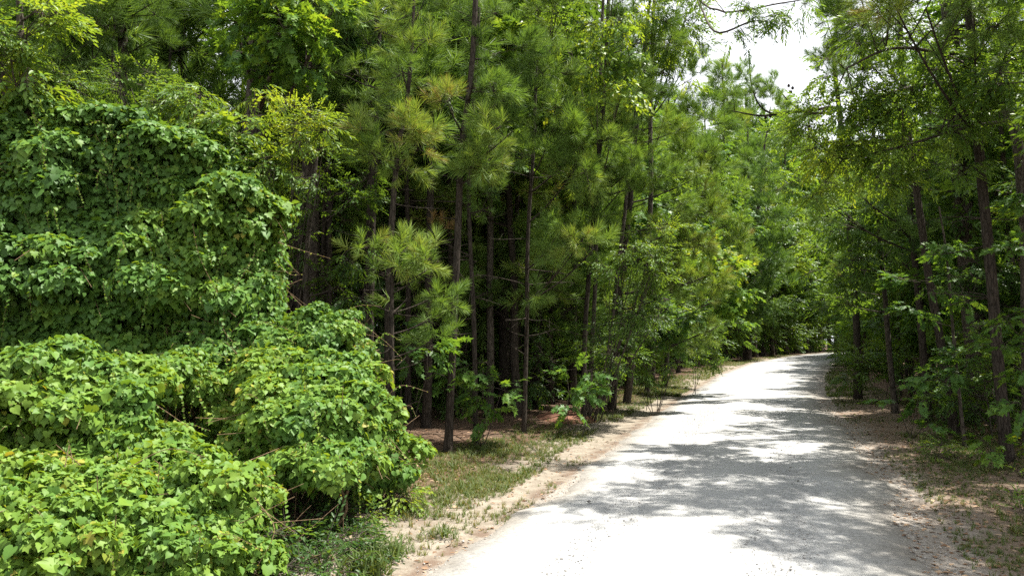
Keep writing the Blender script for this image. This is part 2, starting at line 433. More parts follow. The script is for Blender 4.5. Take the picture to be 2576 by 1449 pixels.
def build_ground():
    xs = np.unique(np.r_[np.linspace(-400, -20, 12), np.linspace(-20, -7, 14), np.arange(-7, 14, .14), np.linspace(14, 40, 40), np.linspace(40, 110, 30), np.linspace(110, 500, 12)])
    ys = np.unique(np.r_[np.linspace(-60, 0, 14), np.linspace(0, 5, 12), np.arange(5, 26, .14), np.arange(26, 60, .5), np.linspace(60, 200, 50), np.linspace(200, 600, 10)])
    X, Y = np.meshgrid(xs, ys)
    x, y = X.ravel(), Y.ravel()
    dl = XL(y) - x; dr = x - XR(y); off = np.maximum(dl, dr)
    z = np.where(off < -.25, -.06, ground_z(x, y) - .004)
    nx, ny = len(xs), len(ys)
    i = (np.arange(ny - 1)[:, None] * nx + np.arange(nx - 1)[None]).ravel()
    F = np.concatenate([np.stack([i, i + 1, i + nx + 1], -1), np.stack([i, i + nx + 1, i + nx], -1)])
    b = Buf(); b.add(np.c_[x, y, z], F)
    m, t = new_mat('forest_ground')
    me = to_mesh('ground', b, m, smooth=True)
    def attr(nm, v):
        a = me.attributes.new(nm, 'FLOAT', 'POINT'); a.data.foreach_set('value', np.asarray(v, np.float32))
    attr('off_left', dl); attr('off_right', dr)
    co = N(t, 'ShaderNodeTexCoord')
    def noi(s, d=6, r=.6):
        n = N(t, 'ShaderNodeTexNoise'); n.inputs['Scale'].default_value = s; n.inputs['Detail'].default_value = d; n.inputs['Roughness'].default_value = r
        t.links.new(co.outputs['Object'], n.inputs['Vector']); return n.outputs['Fac']
    def math_(op, a, b_, c_=None):
        n = N(t, 'ShaderNodeMath', operation=op)
        for k, v in enumerate((a, b_, c_)):
            if v is None: continue
            if isinstance(v, (int, float)): n.inputs[k].default_value = v
            else: t.links.new(v, n.inputs[k])
        return n.outputs[0]
    def rng_(v, a, b_, lo=0.0, hi=1.0):
        n = N(t, 'ShaderNodeMapRange', interpolation_type='SMOOTHSTEP'); t.links.new(v, n.inputs[0])
        for k, q in zip((1, 2, 3, 4), (a, b_, lo, hi)): n.inputs[k].default_value = q
        return n.outputs[0]
    def mix(f, a, b_):
        n = N(t, 'ShaderNodeMix', data_type='RGBA'); t.links.new(f, n.inputs[0])
        for k, v in ((6, a), (7, b_)):
            if isinstance(v, tuple): n.inputs[k].default_value = (*v, 1)
            else: t.links.new(v, n.inputs[k])
        return n.outputs[2]
    al = N(t, 'ShaderNodeAttribute', attribute_name='off_left').outputs['Fac']
    ar = N(t, 'ShaderNodeAttribute', attribute_name='off_right').outputs['Fac']
    n1, n2, n3, n4 = noi(.9), noi(5.0), noi(38.0, 4, .75), noi(2.2)
    straw = mix(rng_(n3, .35, .65), (.045, .028, .020), (.15, .093, .060))
    straw = mix(rng_(n4, .42, .62), straw, (.11, .075, .052))
    sand = mix(rng_(n2, .3, .7), (.185, .160, .125), (.28, .245, .197))
    sand = mix(rng_(n3, .50, .72), sand, (.15, .105, .075))
    grav = mix(rng_(n3, .38, .62), (.16, .14, .12), (.34, .31, .275))
    wl = math_('ADD', al, math_('MULTIPLY', math_('SUBTRACT', n1, .5), 2.4))
    col = mix(rng_(wl, .85, 1.8), sand, straw)                                     # sand along the road, straw under the trees
    rut = math_('MULTIPLY', rng_(al, -.05, .14), rng_(al, .42, .20)); rut = math_('MULTIPLY', rut, rng_(n4, .40, .58))
    col = mix(rut, col, (.145, .105, .078))
    wr = math_('ADD', ar, math_('MULTIPLY', math_('SUBTRACT', n1, .5), 1.8))
    rcol = mix(rng_(wr, .1, .9), grav, (.15, .11, .08)); rcol = mix(rng_(n3, .52, .66), rcol, (.24, .185, .14))
    rcol = mix(rng_(wr, 1.6, 2.8), rcol, straw)
    col = mix(rng_(ar, -1.2, -1.0), col, rcol)
    edge = math_('ADD', math_('MAXIMUM', al, ar), math_('MULTIPLY', math_('SUBTRACT', n2, .5), .55))
    col = mix(rng_(edge, -.02, .16), grav, col)                                   # gravel spilling over the road's edge
    far = rng_(math_('MAXIMUM', al, ar), 6.0, 14.0)
    col = mix(far, col, straw)
    bu = N(t, 'ShaderNodeBump'); bu.inputs['Strength'].default_value = .7; bu.inputs['Distance'].default_value = .025
    t.links.new(n3, bu.inputs['Height'])
    bs = N(t, 'ShaderNodeBsdfPrincipled'); bs.inputs['Roughness'].default_value = .95; bs.inputs['Specular IOR Level'].default_value = .15
    t.links.new(col, bs.inputs['Base Color']); t.links.new(bu.outputs[0], bs.inputs['Normal'])
    o = N(t, 'ShaderNodeOutputMaterial'); t.links.new(bs.outputs[0], o.inputs['Surface'])
    g = obj('ground', me); tag(g, 'sandy verge and pine straw forest floor on both sides of the gravel road', 'ground', kind='structure')

def build_road():
    ys = np.r_[np.linspace(-30, 4, 20), np.arange(4, 40, .2), np.linspace(40, 140, 100)]
    u = np.linspace(0, 1, 29)
    jl = .10 * noise(np.c_[ys, ys * 0, ys * 0], 2.6) + .05 * noise(np.c_[ys, ys * 0, ys * 0], 8, 1)
    jr = .20 * noise(np.c_[ys, ys * 0, ys * 0], 2.2, 2) + .06 * noise(np.c_[ys, ys * 0, ys * 0], 7, 1)
    xl = XL(ys) - .06 + jl; xr = XR(ys) + .06 + jr
    X = xl[:, None] + (xr - xl)[:, None] * u[None]; Y = np.repeat(ys[:, None], 29, 1)
    p = np.stack([X, Y, 0 * X], -1)
    Z = .05 * np.sin(np.pi * u)[None] ** .8 + .006 * noise(p, 1.6) * np.sin(np.pi * u)[None] \
        - .018 * np.exp(-((u - .27) / .07) ** 2)[None] - .018 * np.exp(-((u - .70) / .07) ** 2)[None]
    Z[:, 0] = Z[:, -1] = -.012
    k, n = X.shape
    i = (np.arange(k - 1)[:, None] * n + np.arange(n - 1)[None]).ravel()
    F = np.concatenate([np.stack([i, i + 1, i + n + 1], -1), np.stack([i, i + n + 1, i + n], -1)])
    b = Buf(); b.add(np.stack([X, Y, Z], -1), F, np.repeat(np.tile(u[None], (k, 1)).reshape(-1), 1))
    m, t = new_mat('pale_gravel')
    me = to_mesh('road', b, m, smooth=True)
    co = N(t, 'ShaderNodeTexCoord')
    def noi(s, d=5, r=.6):
        q = N(t, 'ShaderNodeTexNoise'); q.inputs['Scale'].default_value = s; q.inputs['Detail'].default_value = d; q.inputs['Roughness'].default_value = r
        t.links.new(co.outputs['Object'], q.inputs['Vector']); return q.outputs['Fac']
    big, fine = noi(1.3), noi(60, 4, .8)
    r1 = ramp(t, [(.30, (.295, .296, .293)), (.70, (.375, .376, .37))]); t.links.new(big, r1.inputs['Fac'])
    vo = N(t, 'ShaderNodeTexVoronoi'); vo.inputs['Scale'].default_value = 34.0; t.links.new(co.outputs['Object'], vo.inputs['Vector'])
    vc = ramp(t, [(0, (.58, .57, .56)), (.5, (1, 1, 1)), (1, (1.12, 1.1, 1.06))])
    sx = N(t, 'ShaderNodeSeparateColor'); t.links.new(vo.outputs['Color'], sx.inputs[0]); t.links.new(sx.outputs[0], vc.inputs['Fac'])
    r2 = ramp(t, [(.34, (.62, .61, .60)), (.50, (1, 1, 1))]); t.links.new(fine, r2.inputs['Fac'])
    mu = N(t, 'ShaderNodeMix', data_type='RGBA', blend_type='MULTIPLY'); mu.inputs[0].default_value = .8
    t.links.new(r1.outputs['Color'], mu.inputs[6]); t.links.new(r2.outputs['Color'], mu.inputs[7])
    mv = N(t, 'ShaderNodeMix', data_type='RGBA', blend_type='MULTIPLY'); mv.inputs[0].default_value = .55
    t.links.new(mu.outputs[2], mv.inputs[6]); t.links.new(vc.outputs['Color'], mv.inputs[7])
    at = N(t, 'ShaderNodeAttribute', attribute_name='tint'); pos = N(t, 'ShaderNodeMath', operation='ADD')
    wob = N(t, 'ShaderNodeMapRange'); wob.inputs[3].default_value = -.06; wob.inputs[4].default_value = .06
    t.links.new(noi(1.9, 6, .65), wob.inputs[0]); t.links.new(at.outputs['Fac'], pos.inputs[0]); t.links.new(wob.outputs[0], pos.inputs[1])
    across = ramp(t, [(0.0, (.58, .53, .47)), (.05, (.80, .77, .73)), (.11, (1, 1, 1)), (.27, (.88, .885, .90)), (.38, (1, 1, 1)), (.58, (1, 1, 1)), (.70, (.87, .875, .89)), (.80, (1, 1, 1)), (.92, (.80, .77, .73)), (1.0, (.56, .51, .45))])
    t.links.new(pos.outputs[0], across.inputs['Fac'])
    mt = N(t, 'ShaderNodeMix', data_type='RGBA', blend_type='MULTIPLY'); mt.inputs[0].default_value = 1.0
    t.links.new(mv.outputs[2], mt.inputs[6]); t.links.new(across.outputs['Color'], mt.inputs[7])
    bu = N(t, 'ShaderNodeBump'); bu.inputs['Strength'].default_value = .5; bu.inputs['Distance'].default_value = .012
    t.links.new(fine, bu.inputs['Height'])
    bs = N(t, 'ShaderNodeBsdfPrincipled'); bs.inputs['Roughness'].default_value = .95; bs.inputs['Specular IOR Level'].default_value = .2
    t.links.new(mt.outputs[2], bs.inputs['Base Color']); t.links.new(bu.outputs[0], bs.inputs['Normal'])
    o = N(t, 'ShaderNodeOutputMaterial'); t.links.new(bs.outputs[0], o.inputs['Surface'])
    g = obj('road', me); tag(g, 'pale gravel forest road curving away to the right', 'road', kind='structure')

build_ground()
build_road()

# ------------------------------------------------------------------ vine mounds
def E(px, py, d, rx, ry, rd=None):
    k = d / K
    return P(px, py, d), np.array([rx * k, rd if rd else .75 * rx * k, ry * k])
def runner_parts(stems, leaves, pts, r=.004, leaf=.06, step=.07, tint=.75):
    line = smooth_line(pts, 30); tube(stems, line, np.linspace(r, r * .4, len(line)), 4)
    seg = np.r_[0, np.cumsum(np.linalg.norm(np.diff(line, axis=0), axis=1))]
    n = max(3, int(seg[-1] / step)); s = np.linspace(.05, 1, n) * seg[-1]
    pos = np.stack([np.interp(s, seg, line[:, k]) for k in range(3)], 1)
    Y = rng.normal(0, .6, (n, 3)) + np.array([0, -.25, -.5]); Z = norm(np.array([.2, -.5, .7]) + rng.normal(0, .45, (n, 3)))
    place(leaves, L_HEART, pos, Y, Z, leaf * np.linspace(1.15, .4, n) * rng.uniform(.7, 1.2, n), tint + rng.normal(0, .12, n) + np.linspace(-.1, .2, n))
def mound(name, label, ells, leaf=.10, dens=3.2, tint=.42, gap=-.75, runners=(), base=None, shape=L_HEART, cat='vine', low=-.6, yellow=.0, stems_n=60, strings=14, steep=.5, clump=.2, cover=2.0, skin=.75, zup=.80, deep=1.1):
    shapes = [shape, shape, L_LOBED] if shape is L_HEART else [shape]
    leaves, stems = Buf(), Buf()
    def inside_other(p, ei, f):
        q = np.zeros(len(p), bool)
        for ej, (c2, r2) in enumerate(ells):
            if ej != ei: q |= (((p - c2) / (r2 * f)) ** 2).sum(1) < 1
        return q
    def lay(p, v, zup, down, sg, tn):
        n = len(p)
        Z = norm(v * .60 + np.array([.08, -.08, zup]) + rng.normal(0, .34, (n, 3)))
        Y = norm(np.array([0, 0, -down]) + v * .45 + rng.normal(0, .45, (n, 3)))
        S = leaf * np.exp(rng.normal(0, sg, n))
        tn = tn + rng.normal(0, .12, n) + .18 * noise(p, 1.6, 1)
        young = rng.random(n) < .012
        tn[young] = rng.uniform(.82, 1.0, young.sum()); S[young] *= .65
        place_any(leaves, shapes, p, Y, Z, S, tn)
    for ei, (c, r) in enumerate(ells):
        area = 4 * math.pi * ((r[0] * r[1]) ** 1.6 / 3 + (r[0] * r[2]) ** 1.6 / 3 + (r[1] * r[2]) ** 1.6 / 3) ** (1 / 1.6)
        # ragged clumps of shoots over the outside
        rc = clump * rng.uniform(.4, 1.6, int(.62 * cover * area / (math.pi * (clump * 1.05) ** 2)))
        u = norm(rng.normal(size=(len(rc), 3)))
        q = c + u * r
        sc = (1 + .12 * noise(q, 1.9, 0) + .07 * noise(q, 4.2, 1)) * rng.uniform(.90, 1.04, len(rc))
        cc = c + u * r * sc[:, None]; nn = norm(u / r)
        ok = (cc[:, 2] > .06) & (nn[:, 2] > low + rng.normal(0, .12, len(rc))) & ~((nn[:, 1] > .4) & (rng.random(len(rc)) < .5))
        ok &= ~inside_other(cc, ei, .78)
        ok &= ~(noise(cc * np.array([1, 1, 1.6]), 2.0, 2) < gap + rng.normal(0, .06, len(rc)))
        cc, nn, rc = cc[ok], nn[ok], rc[ok]
        num = np.maximum(3, (dens * 1.1 * math.pi * rc ** 2 / (leaf * leaf * .62)).astype(int))
        w = np.repeat(np.arange(len(rc)), num); n = len(w)
        v = norm(nn[w] * .75 + np.array([0, 0, .45]) + rng.normal(0, .62, (n, 3)))
        p = cc[w] + v * rc[w][:, None] * np.array([1.2, 1.1, .72]) * rng.uniform(.6, 1.08, (n, 1))
        p[:, 2] = np.maximum(p[:, 2], .03)
        lay(p, v, zup, .75, .30, tint + yellow * np.clip(nn[w, 0], 0, 1) + rng.normal(0, .07, len(rc))[w])  # leaves on the sun side tinted yellower: backlit glow put into the colour
        # the close skin between the clumps
        n = int(skin * dens * area / (leaf * leaf * .62))
        u = norm(rng.normal(size=(n, 3))); q = c + u * r
        sc = (1 + .12 * noise(q, 1.9, 0) + .07 * noise(q, 4.2, 1) + .05 * noise(q, 8.5, 2)) * rng.choice([1.0, .96, .9], n)
        p = c + u * r * sc[:, None] + rng.normal(0, .025, (n, 3)); nn = norm(u / r)
        ok = (p[:, 2] > .03) & (nn[:, 2] > low + rng.normal(0, .12, n)) & ~inside_other(p, ei, .82) & ~((nn[:, 1] > .4) & (rng.random(n) < .5))
        ok &= ~(noise(p * np.array([1, 1, 1.6]), 2.0, 2) < gap + .12 + rng.normal(0, .08, n)) & (rng.random(n) < np.clip(.5 + .6 * nn[:, 2], steep, 1))
        p, nn = p[ok], nn[ok]
        lay(p, nn, zup - .1, .8, .30, tint + yellow * np.clip(nn[:, 0], 0, 1))  # same painted backlit yellow on the sun side
        # leaves further in, tint lowered to paint in the inner shade
        n = int(deep * dens * area / (leaf * leaf * .62) * .7)
        u = norm(rng.normal(size=(n, 3))); p = c + u * r * rng.choice([.86, .76, .62], (n, 1), p=[.5, .3, .2]) + rng.normal(0, .03, (n, 3))
        ok = (p[:, 2] > .03) & (u[:, 2] > -.75) & ~inside_other(p, ei, .7) & ~((u[:, 1] > .4) & (rng.random(n) < .5))
        p, u = p[ok], u[ok]
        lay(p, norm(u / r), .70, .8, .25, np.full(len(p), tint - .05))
        k = int(strings * r[0] * 1.3)                           # leafy strings hanging off and trailing over the mass
        for _ in range(k):
            a_ = rng.uniform(-1.25, 1.25) - np.pi / 2; e_ = rng.uniform(-.25, .75)
            u0 = np.array([math.cos(a_) * math.cos(e_), math.sin(a_) * math.cos(e_), math.sin(e_)])
            p0 = c + u0 * r * 1.04; l = rng.uniform(.2, .55)
            if rng.random() < .45:
                p2 = p0 + np.array([u0[0] * .2 + rng.normal(0, .22), -.15, rng.uniform(-.05, .26)]); p1 = (p0 + p2) / 2 + [0, -.05, .12]
            else:
                p2 = p0 + np.array([u0[0] * .15 + rng.normal(0, .1), u0[1] * .2, -l]); p1 = p0 + np.array([u0[0] * .2, u0[1] * .25, -.1 * l])
            p2[2] = max(p2[2], .04)
            runner_parts(stems, leaves, [p0, p1, p2], .003, leaf * .85, leaf * .55, tint + .1)
        k = stems_n
        a = c + norm(rng.normal(size=(k, 3))) * r * .8; b_ = a + rng.normal(0, .35, (k, 3)) * min(1.0, r.min() * 1.6) + np.array([0, 0, -.15])
        a[:, 2] = np.maximum(a[:, 2], .02); b_[:, 2] = np.maximum(b_[:, 2], .02)
        sticks(stems, a, b_, .005, .003)
        for _ in range(2):                                # stems that hold the mass up
            f = np.array([c[0] + rng.normal(0, .3) * r[0], c[1] + rng.normal(0, .3) * r[1], 0.0])
            e = c + rng.normal(0, .35, 3) * r
            tube(stems, bez(f, (f + e) / 2 + rng.normal(0, .15, 3) * np.array([1, 1, 0]), e, 8), np.linspace(.022, .010, 8), 5)
    for rn in runners: runner_parts(stems, leaves, rn, leaf=leaf * .6)
    c0 = np.array([np.mean([e[0][0] for e in ells]), np.mean([e[0][1] for e in ells]), 0.0])
    t = thing(name, label, cat, c0)
    obj('stems', to_mesh('stems', stems, M['twig'], c0, True), t)
    obj('foliage', to_mesh('foliage', leaves, M['vine'], c0), t)
    return t
def RP(*pp): return [P(*p) for p in pp]

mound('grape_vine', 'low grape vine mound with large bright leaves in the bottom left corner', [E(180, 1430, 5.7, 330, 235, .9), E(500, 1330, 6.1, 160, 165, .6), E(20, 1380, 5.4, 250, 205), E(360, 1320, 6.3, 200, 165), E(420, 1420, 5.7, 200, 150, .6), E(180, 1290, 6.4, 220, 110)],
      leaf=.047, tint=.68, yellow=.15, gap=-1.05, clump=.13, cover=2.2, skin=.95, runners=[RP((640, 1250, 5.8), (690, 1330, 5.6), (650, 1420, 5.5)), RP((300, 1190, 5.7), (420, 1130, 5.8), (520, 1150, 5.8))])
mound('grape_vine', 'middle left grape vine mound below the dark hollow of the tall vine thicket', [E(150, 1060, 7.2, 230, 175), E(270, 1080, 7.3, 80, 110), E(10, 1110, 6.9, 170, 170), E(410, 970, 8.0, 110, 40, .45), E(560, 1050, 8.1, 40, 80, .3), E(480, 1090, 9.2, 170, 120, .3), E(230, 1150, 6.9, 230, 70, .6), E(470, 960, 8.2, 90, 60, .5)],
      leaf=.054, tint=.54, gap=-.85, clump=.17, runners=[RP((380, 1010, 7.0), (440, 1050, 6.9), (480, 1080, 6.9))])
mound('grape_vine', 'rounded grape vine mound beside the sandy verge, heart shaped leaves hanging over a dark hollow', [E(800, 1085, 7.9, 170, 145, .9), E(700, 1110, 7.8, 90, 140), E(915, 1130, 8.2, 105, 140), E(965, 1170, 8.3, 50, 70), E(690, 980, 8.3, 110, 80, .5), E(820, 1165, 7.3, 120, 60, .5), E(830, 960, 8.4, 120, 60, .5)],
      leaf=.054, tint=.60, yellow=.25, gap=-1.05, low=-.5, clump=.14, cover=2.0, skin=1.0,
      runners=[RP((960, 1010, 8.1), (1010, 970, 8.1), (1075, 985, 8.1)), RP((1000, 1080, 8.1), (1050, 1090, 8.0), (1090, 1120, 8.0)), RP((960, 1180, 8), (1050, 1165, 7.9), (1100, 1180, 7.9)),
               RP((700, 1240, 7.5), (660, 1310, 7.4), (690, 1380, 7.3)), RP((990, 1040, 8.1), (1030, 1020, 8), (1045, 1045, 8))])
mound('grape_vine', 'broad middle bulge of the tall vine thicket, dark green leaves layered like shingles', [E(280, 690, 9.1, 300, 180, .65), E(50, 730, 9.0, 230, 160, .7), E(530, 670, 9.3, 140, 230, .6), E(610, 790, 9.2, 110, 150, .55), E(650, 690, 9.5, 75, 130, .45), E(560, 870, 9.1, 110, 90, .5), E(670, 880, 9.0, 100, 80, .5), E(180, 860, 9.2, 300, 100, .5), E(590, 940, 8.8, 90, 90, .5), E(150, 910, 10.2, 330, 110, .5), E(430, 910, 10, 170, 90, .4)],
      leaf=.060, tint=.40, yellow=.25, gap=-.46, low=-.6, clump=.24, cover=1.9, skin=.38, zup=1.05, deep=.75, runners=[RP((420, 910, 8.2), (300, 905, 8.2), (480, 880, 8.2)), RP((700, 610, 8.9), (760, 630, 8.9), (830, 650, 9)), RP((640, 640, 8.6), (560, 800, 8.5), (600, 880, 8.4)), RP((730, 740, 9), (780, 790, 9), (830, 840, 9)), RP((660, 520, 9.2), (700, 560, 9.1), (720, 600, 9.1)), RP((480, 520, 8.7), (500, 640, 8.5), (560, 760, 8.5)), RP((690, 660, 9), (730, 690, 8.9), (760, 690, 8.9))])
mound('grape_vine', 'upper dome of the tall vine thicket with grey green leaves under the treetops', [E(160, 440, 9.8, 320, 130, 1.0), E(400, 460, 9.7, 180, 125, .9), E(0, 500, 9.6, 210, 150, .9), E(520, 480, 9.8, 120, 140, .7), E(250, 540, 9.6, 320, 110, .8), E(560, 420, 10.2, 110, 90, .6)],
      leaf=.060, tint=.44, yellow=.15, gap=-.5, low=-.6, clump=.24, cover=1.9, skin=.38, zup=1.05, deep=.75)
mound('greenbrier', 'tangled small leaved briar with long arching yellow tips between vine mounds and pine trunks', [E(800, 860, 9.0, 105, 70), E(870, 900, 9.0, 80, 60), E(720, 930, 8.7, 110, 60)],
      leaf=.042, tint=.62, gap=-.5, stems_n=120, clump=.14, runners=[RP((840, 800, 9), (900, 770, 9), (960, 770, 9)), RP((890, 800, 8.9), (970, 860, 8.9), (1010, 900, 8.8)), RP((930, 920, 8.8), (990, 905, 8.8), (1010, 905, 8.8)), RP((780, 850, 8.9), (760, 790, 8.9), (800, 760, 8.9))])

def shrub(name, label, kind, blobs, foot, tint=None, size=1.0, bark='bark_grey', group=None, limb=.010, nstem=4, droop=None, cat='shrub'):
    """several stems from one foot"""
    foot = np.asarray(foot, float); wood, leaves = Buf(), Buf()
    for b in blobs:
        c, ra, de, ti = b[:4]; kd = b[4] if len(b) > 4 else kind
        f = foot + np.array([rng.normal(0, .12), rng.normal(0, .12), -.02])
        crown_blob(leaves, wood, kd, c, ra, de, ti if tint is None else tint, f, limb, size, droop)
    t = thing(name, label, cat, foot, group)
    obj('stems', to_mesh('stems', wood, M[bark], foot, True), t)
    obj('foliage', to_mesh('foliage', leaves, LEAF_MAT(kind), foot), t)
    return t

shrub('leafy_shrub', 'tall yellow green shrub cresting above the vine dome at upper left', 'oak',
      [B(330, 222, 9.9, 100, 56, 1.92, .66, 'small'), B(490, 227, 10.0, 90, 56, 1.80, .66, 'oak_narrow'), B(440, 282, 9.9, 130, 56, 1.92, .66, 'small'), B(610, 302, 10.0, 110, 66, 1.92, .66), B(740, 322, 10.1, 100, 76, 2.04, .66, 'small'), B(690, 412, 10.0, 100, 76, 1.92, .66, 'oak_narrow'),
       B(820, 322, 10.3, 70, 56, 1.80, .66, 'oak_narrow'), B(790, 392, 10.4, 80, 56, 1.68, .66, 'small'), B(170, 222, 9.8, 110, 51, 1.80, .66, 'small'), B(640, 222, 10.4, 60, 36, 1.44, .66, 'oak_narrow'), B(560, 372, 9.8, 80, 56, 1.68, .66, 'vine')],
      (-3.4, 10.6, 0))
shrub('evergreen_bush', 'dark fine leaved bush in deep shade under the rounded vine mound', 'small', [B(800, 1320, 7.3, 110, 70, 2.6, .06), B(870, 1370, 6.9, 70, 60, 2.4, .06), B(740, 1400, 6.6, 80, 60, 3.6, .06), B(830, 1420, 6.2, 80, 60, 3.6, .06), B(880, 1400, 6.5, 50, 60, 3.6, .08), B(780, 1450, 5.8, 90, 40, 3.6, .06), B(850, 1290, 7.4, 90, 40, 2.0, .1)], G(800, 1400))  # lowest tints: the shade under the mound is put into the leaf colour
shrub('glossy_bush', 'small glossy leaved bush at the bottom edge beside bare twigs', 'small', [B(690, 1390, 6.1, 60, 55, 1.8, .55), B(640, 1430, 5.9, 60, 40, 1.6, .5), B(730, 1440, 5.9, 45, 30, 1.3, .5)], G(690, 1446))
shrub('weedy_bush', 'yellowish weedy bush at the right foot of the rounded vine mound', 'small', [B(900, 1290, 7.7, 90, 50, 1.5, .75), B(980, 1250, 8.0, 80, 45, 1.5, .8), B(850, 1240, 7.8, 50, 30, 1.5, .6)], G(920, 1310))
shrub('leafy_sapling', 'bright leafed sapling low in front of the dark trunks, left one of two', 'gum', [B(1215, 930, 12.5, 70, 35, 1.3, .45), B(1260, 985, 12.4, 80, 30, 1.3, .45), B(1180, 960, 12.6, 50, 35, 1.2, .4), B(1230, 1030, 12.5, 60, 25, 1.0, .35)], P(1200, 1120, 12.7) * [1, 1, 0])
shrub('leafy_sapling', 'darker sapling by the red dirt patch, right one of two', 'gum', [B(1440, 960, 14.5, 55, 40, 1.4, .35), B(1420, 1010, 14.4, 50, 25, 1.3, .3), B(1490, 935, 14.6, 40, 25, 1.1, .4)], P(1440, 1050, 14.6) * [1, 1, 0])
shrub('maple_sapling', 'dark spreading sapling behind the briar at the foot of the front pine', 'gum', [B(1010, 870, 11.5, 90, 25, 1.6, .35), B(1090, 880, 11.6, 60, 22, 1.5, .35), B(960, 820, 11.8, 70, 35, 1.4, .3)], P(1010, 1140, 11.8) * [1, 1, 0], droop=.05)

# ------------------------------------------------------------------ left woods, front row
tree('oak_tree', 'yellow green tree filling the top left corner above the vines', 'tree', 'oak', TR(9.3, (60, 900), (70, 500), (60, 200), (50, -200)), .09, .03,
     [B(70, 70, 8.9, 120, 80, 2.6, .72), B(30, 180, 8.8, 110, 70, 2.4, .62), B(110, 10, 9.2, 100, 60, 2.2, .75), B(-60, 60, 9, 120, 150, 2, .6), B(60, -150, 9.2, 180, 110, 0.70, .6)], bark='bark_grey')
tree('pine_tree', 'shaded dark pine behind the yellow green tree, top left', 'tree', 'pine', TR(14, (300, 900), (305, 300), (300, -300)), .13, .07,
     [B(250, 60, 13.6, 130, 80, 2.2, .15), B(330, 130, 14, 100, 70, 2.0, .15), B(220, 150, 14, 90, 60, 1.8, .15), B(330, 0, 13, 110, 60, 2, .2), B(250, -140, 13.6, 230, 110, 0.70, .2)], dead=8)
tree('bare_limbed_tree', 'forked dark trunk outlined against the small sky gap above the vines', 'tree', 'oak', TR(17, (462, 900), (455, 250), (457, 120), (455, 30), (450, -260)), .12, .06,
     [B(540, 110, 16.4, 90, 50, .8, .3), B(400, 60, 16.6, 60, 60, 1.2, .25), B(560, 30, 16.3, 100, 40, 1.6, .3), B(470, -60, 16, 160, 60, 0.84, .3), B(430, 210, 16.8, 60, 25, .9, .3), B(570, 190, 17, 70, 30, .9, .3)], bark='bark_grey', dead=10)
tree('sweetgum_tree', 'thick dark trunk behind fresh lime green star leaves, upper left', 'tree', 'gum', TR(13.5, (648, 900), (645, 300), (640, 120), (640, -300)), .17, .10,
     [B(720, 60, 11.4, 110, 70, 2.6, .70), B(640, 25, 11.6, 90, 50, 2.4, .6), B(780, 140, 11.8, 60, 60, 2.4, .55), B(700, 170, 12.2, 90, 50, 2.0, .35), B(600, 90, 12.4, 60, 50, 1.6, .35), B(740, -40, 11.2, 130, 60, 2.4, .7), B(820, 60, 12, 60, 50, 2.2, .6), B(650, -180, 12, 200, 110, 0.70, .5)], bark='bark_grey')
tree('hardwood_tree', 'dark trunk right of the lime green star leaves, behind the shrub crest', 'tree', 'gum', TR(15, (775, 900), (785, 300), (790, 100), (795, -250)), .13, .08,
     [B(850, 200, 14.6, 60, 50, 1.6, .3), B(760, 250, 14.8, 60, 40, 1.3, .3), B(880, 90, 14.2, 70, 80, 1.6, .35), B(820, -90, 14.4, 150, 80, 0.77, .4)], bark='bark_grey')
tree('understory_tree', 'shaded green understory tree in the dark gap right of the vine thicket', 'tree', 'oak', TR(13.2, (775, 1000), (772, 650), (790, 480), (800, 380)), .06, .02,
     [B(850, 530, 12.8, 90, 70, 1.8, .3), B(800, 440, 12.8, 80, 50, 1.8, .35), B(900, 610, 12.8, 70, 60, 1.5, .25), B(770, 600, 13.2, 60, 60, 1.3, .25), B(850, 720, 13, 90, 60, 1.3, .22), B(920, 450, 13, 70, 60, 1.4, .3)], bark='bark_grey')

tree('pine_tree', 'straight front pine whose reddish trunk rises from the verge left of the road', 'tree', 'pine', TR(12, (1130, 1145), (1140, 900), (1152, 600), (1165, 380), (1190, 150), (1205, -260)), .066, .042,
     [B(1170, 350, 11.6, 70, 50, 2.2, .55), B(1240, 395, 11.4, 90, 50, 2.2, .5), B(1290, 330, 11.5, 70, 50, 2.0, .5), B(1190, 215, 11.6, 90, 55, 2.0, .45), B(1130, 270, 11.4, 60, 50, 2.0, .8), B(1270, 250, 12.2, 90, 60, 1.8, .4), B(1150, 420, 11.7, 70, 40, 1.8, .5),
      B(1260, 130, 12.4, 90, 60, 1.8, .35), B(1200, 50, 12, 120, 60, 1.6, .4), B(1200, -120, 12, 200, 90, 0.70, .4)], dead=16)
tree('pine_tree', 'young pine with orange tinged tufts, its thin trunk left of the front pine', 'tree', 'pine', TR(11.2, (978, 1150), (978, 800), (985, 560), (1000, 390), (1028, 230), (1040, 60), (1045, -100)), .062, .018,
     [B(930, 215, 11.9, 85, 52, 1.15, .45), B(1010, 170, 11, 90, 60, 1.15, .5), B(1050, 120, 11.2, 80, 60, 1.15, .55), B(945, 70, 11.8, 50, 60, 1.15, .5), B(985, 330, 10.9, 100, 50, 2.4, .78), B(1060, 350, 10.8, 70, 45, 2.3, .8), B(1020, 400, 11, 80, 40, 2.0, .62), B(950, 380, 11.1, 60, 40, 1.8, .6), B(870, 190, 12.3, 46, 42, 1.15, .4), B(1060, 20, 11.2, 80, 60, 1.15, .5)], dead=10)
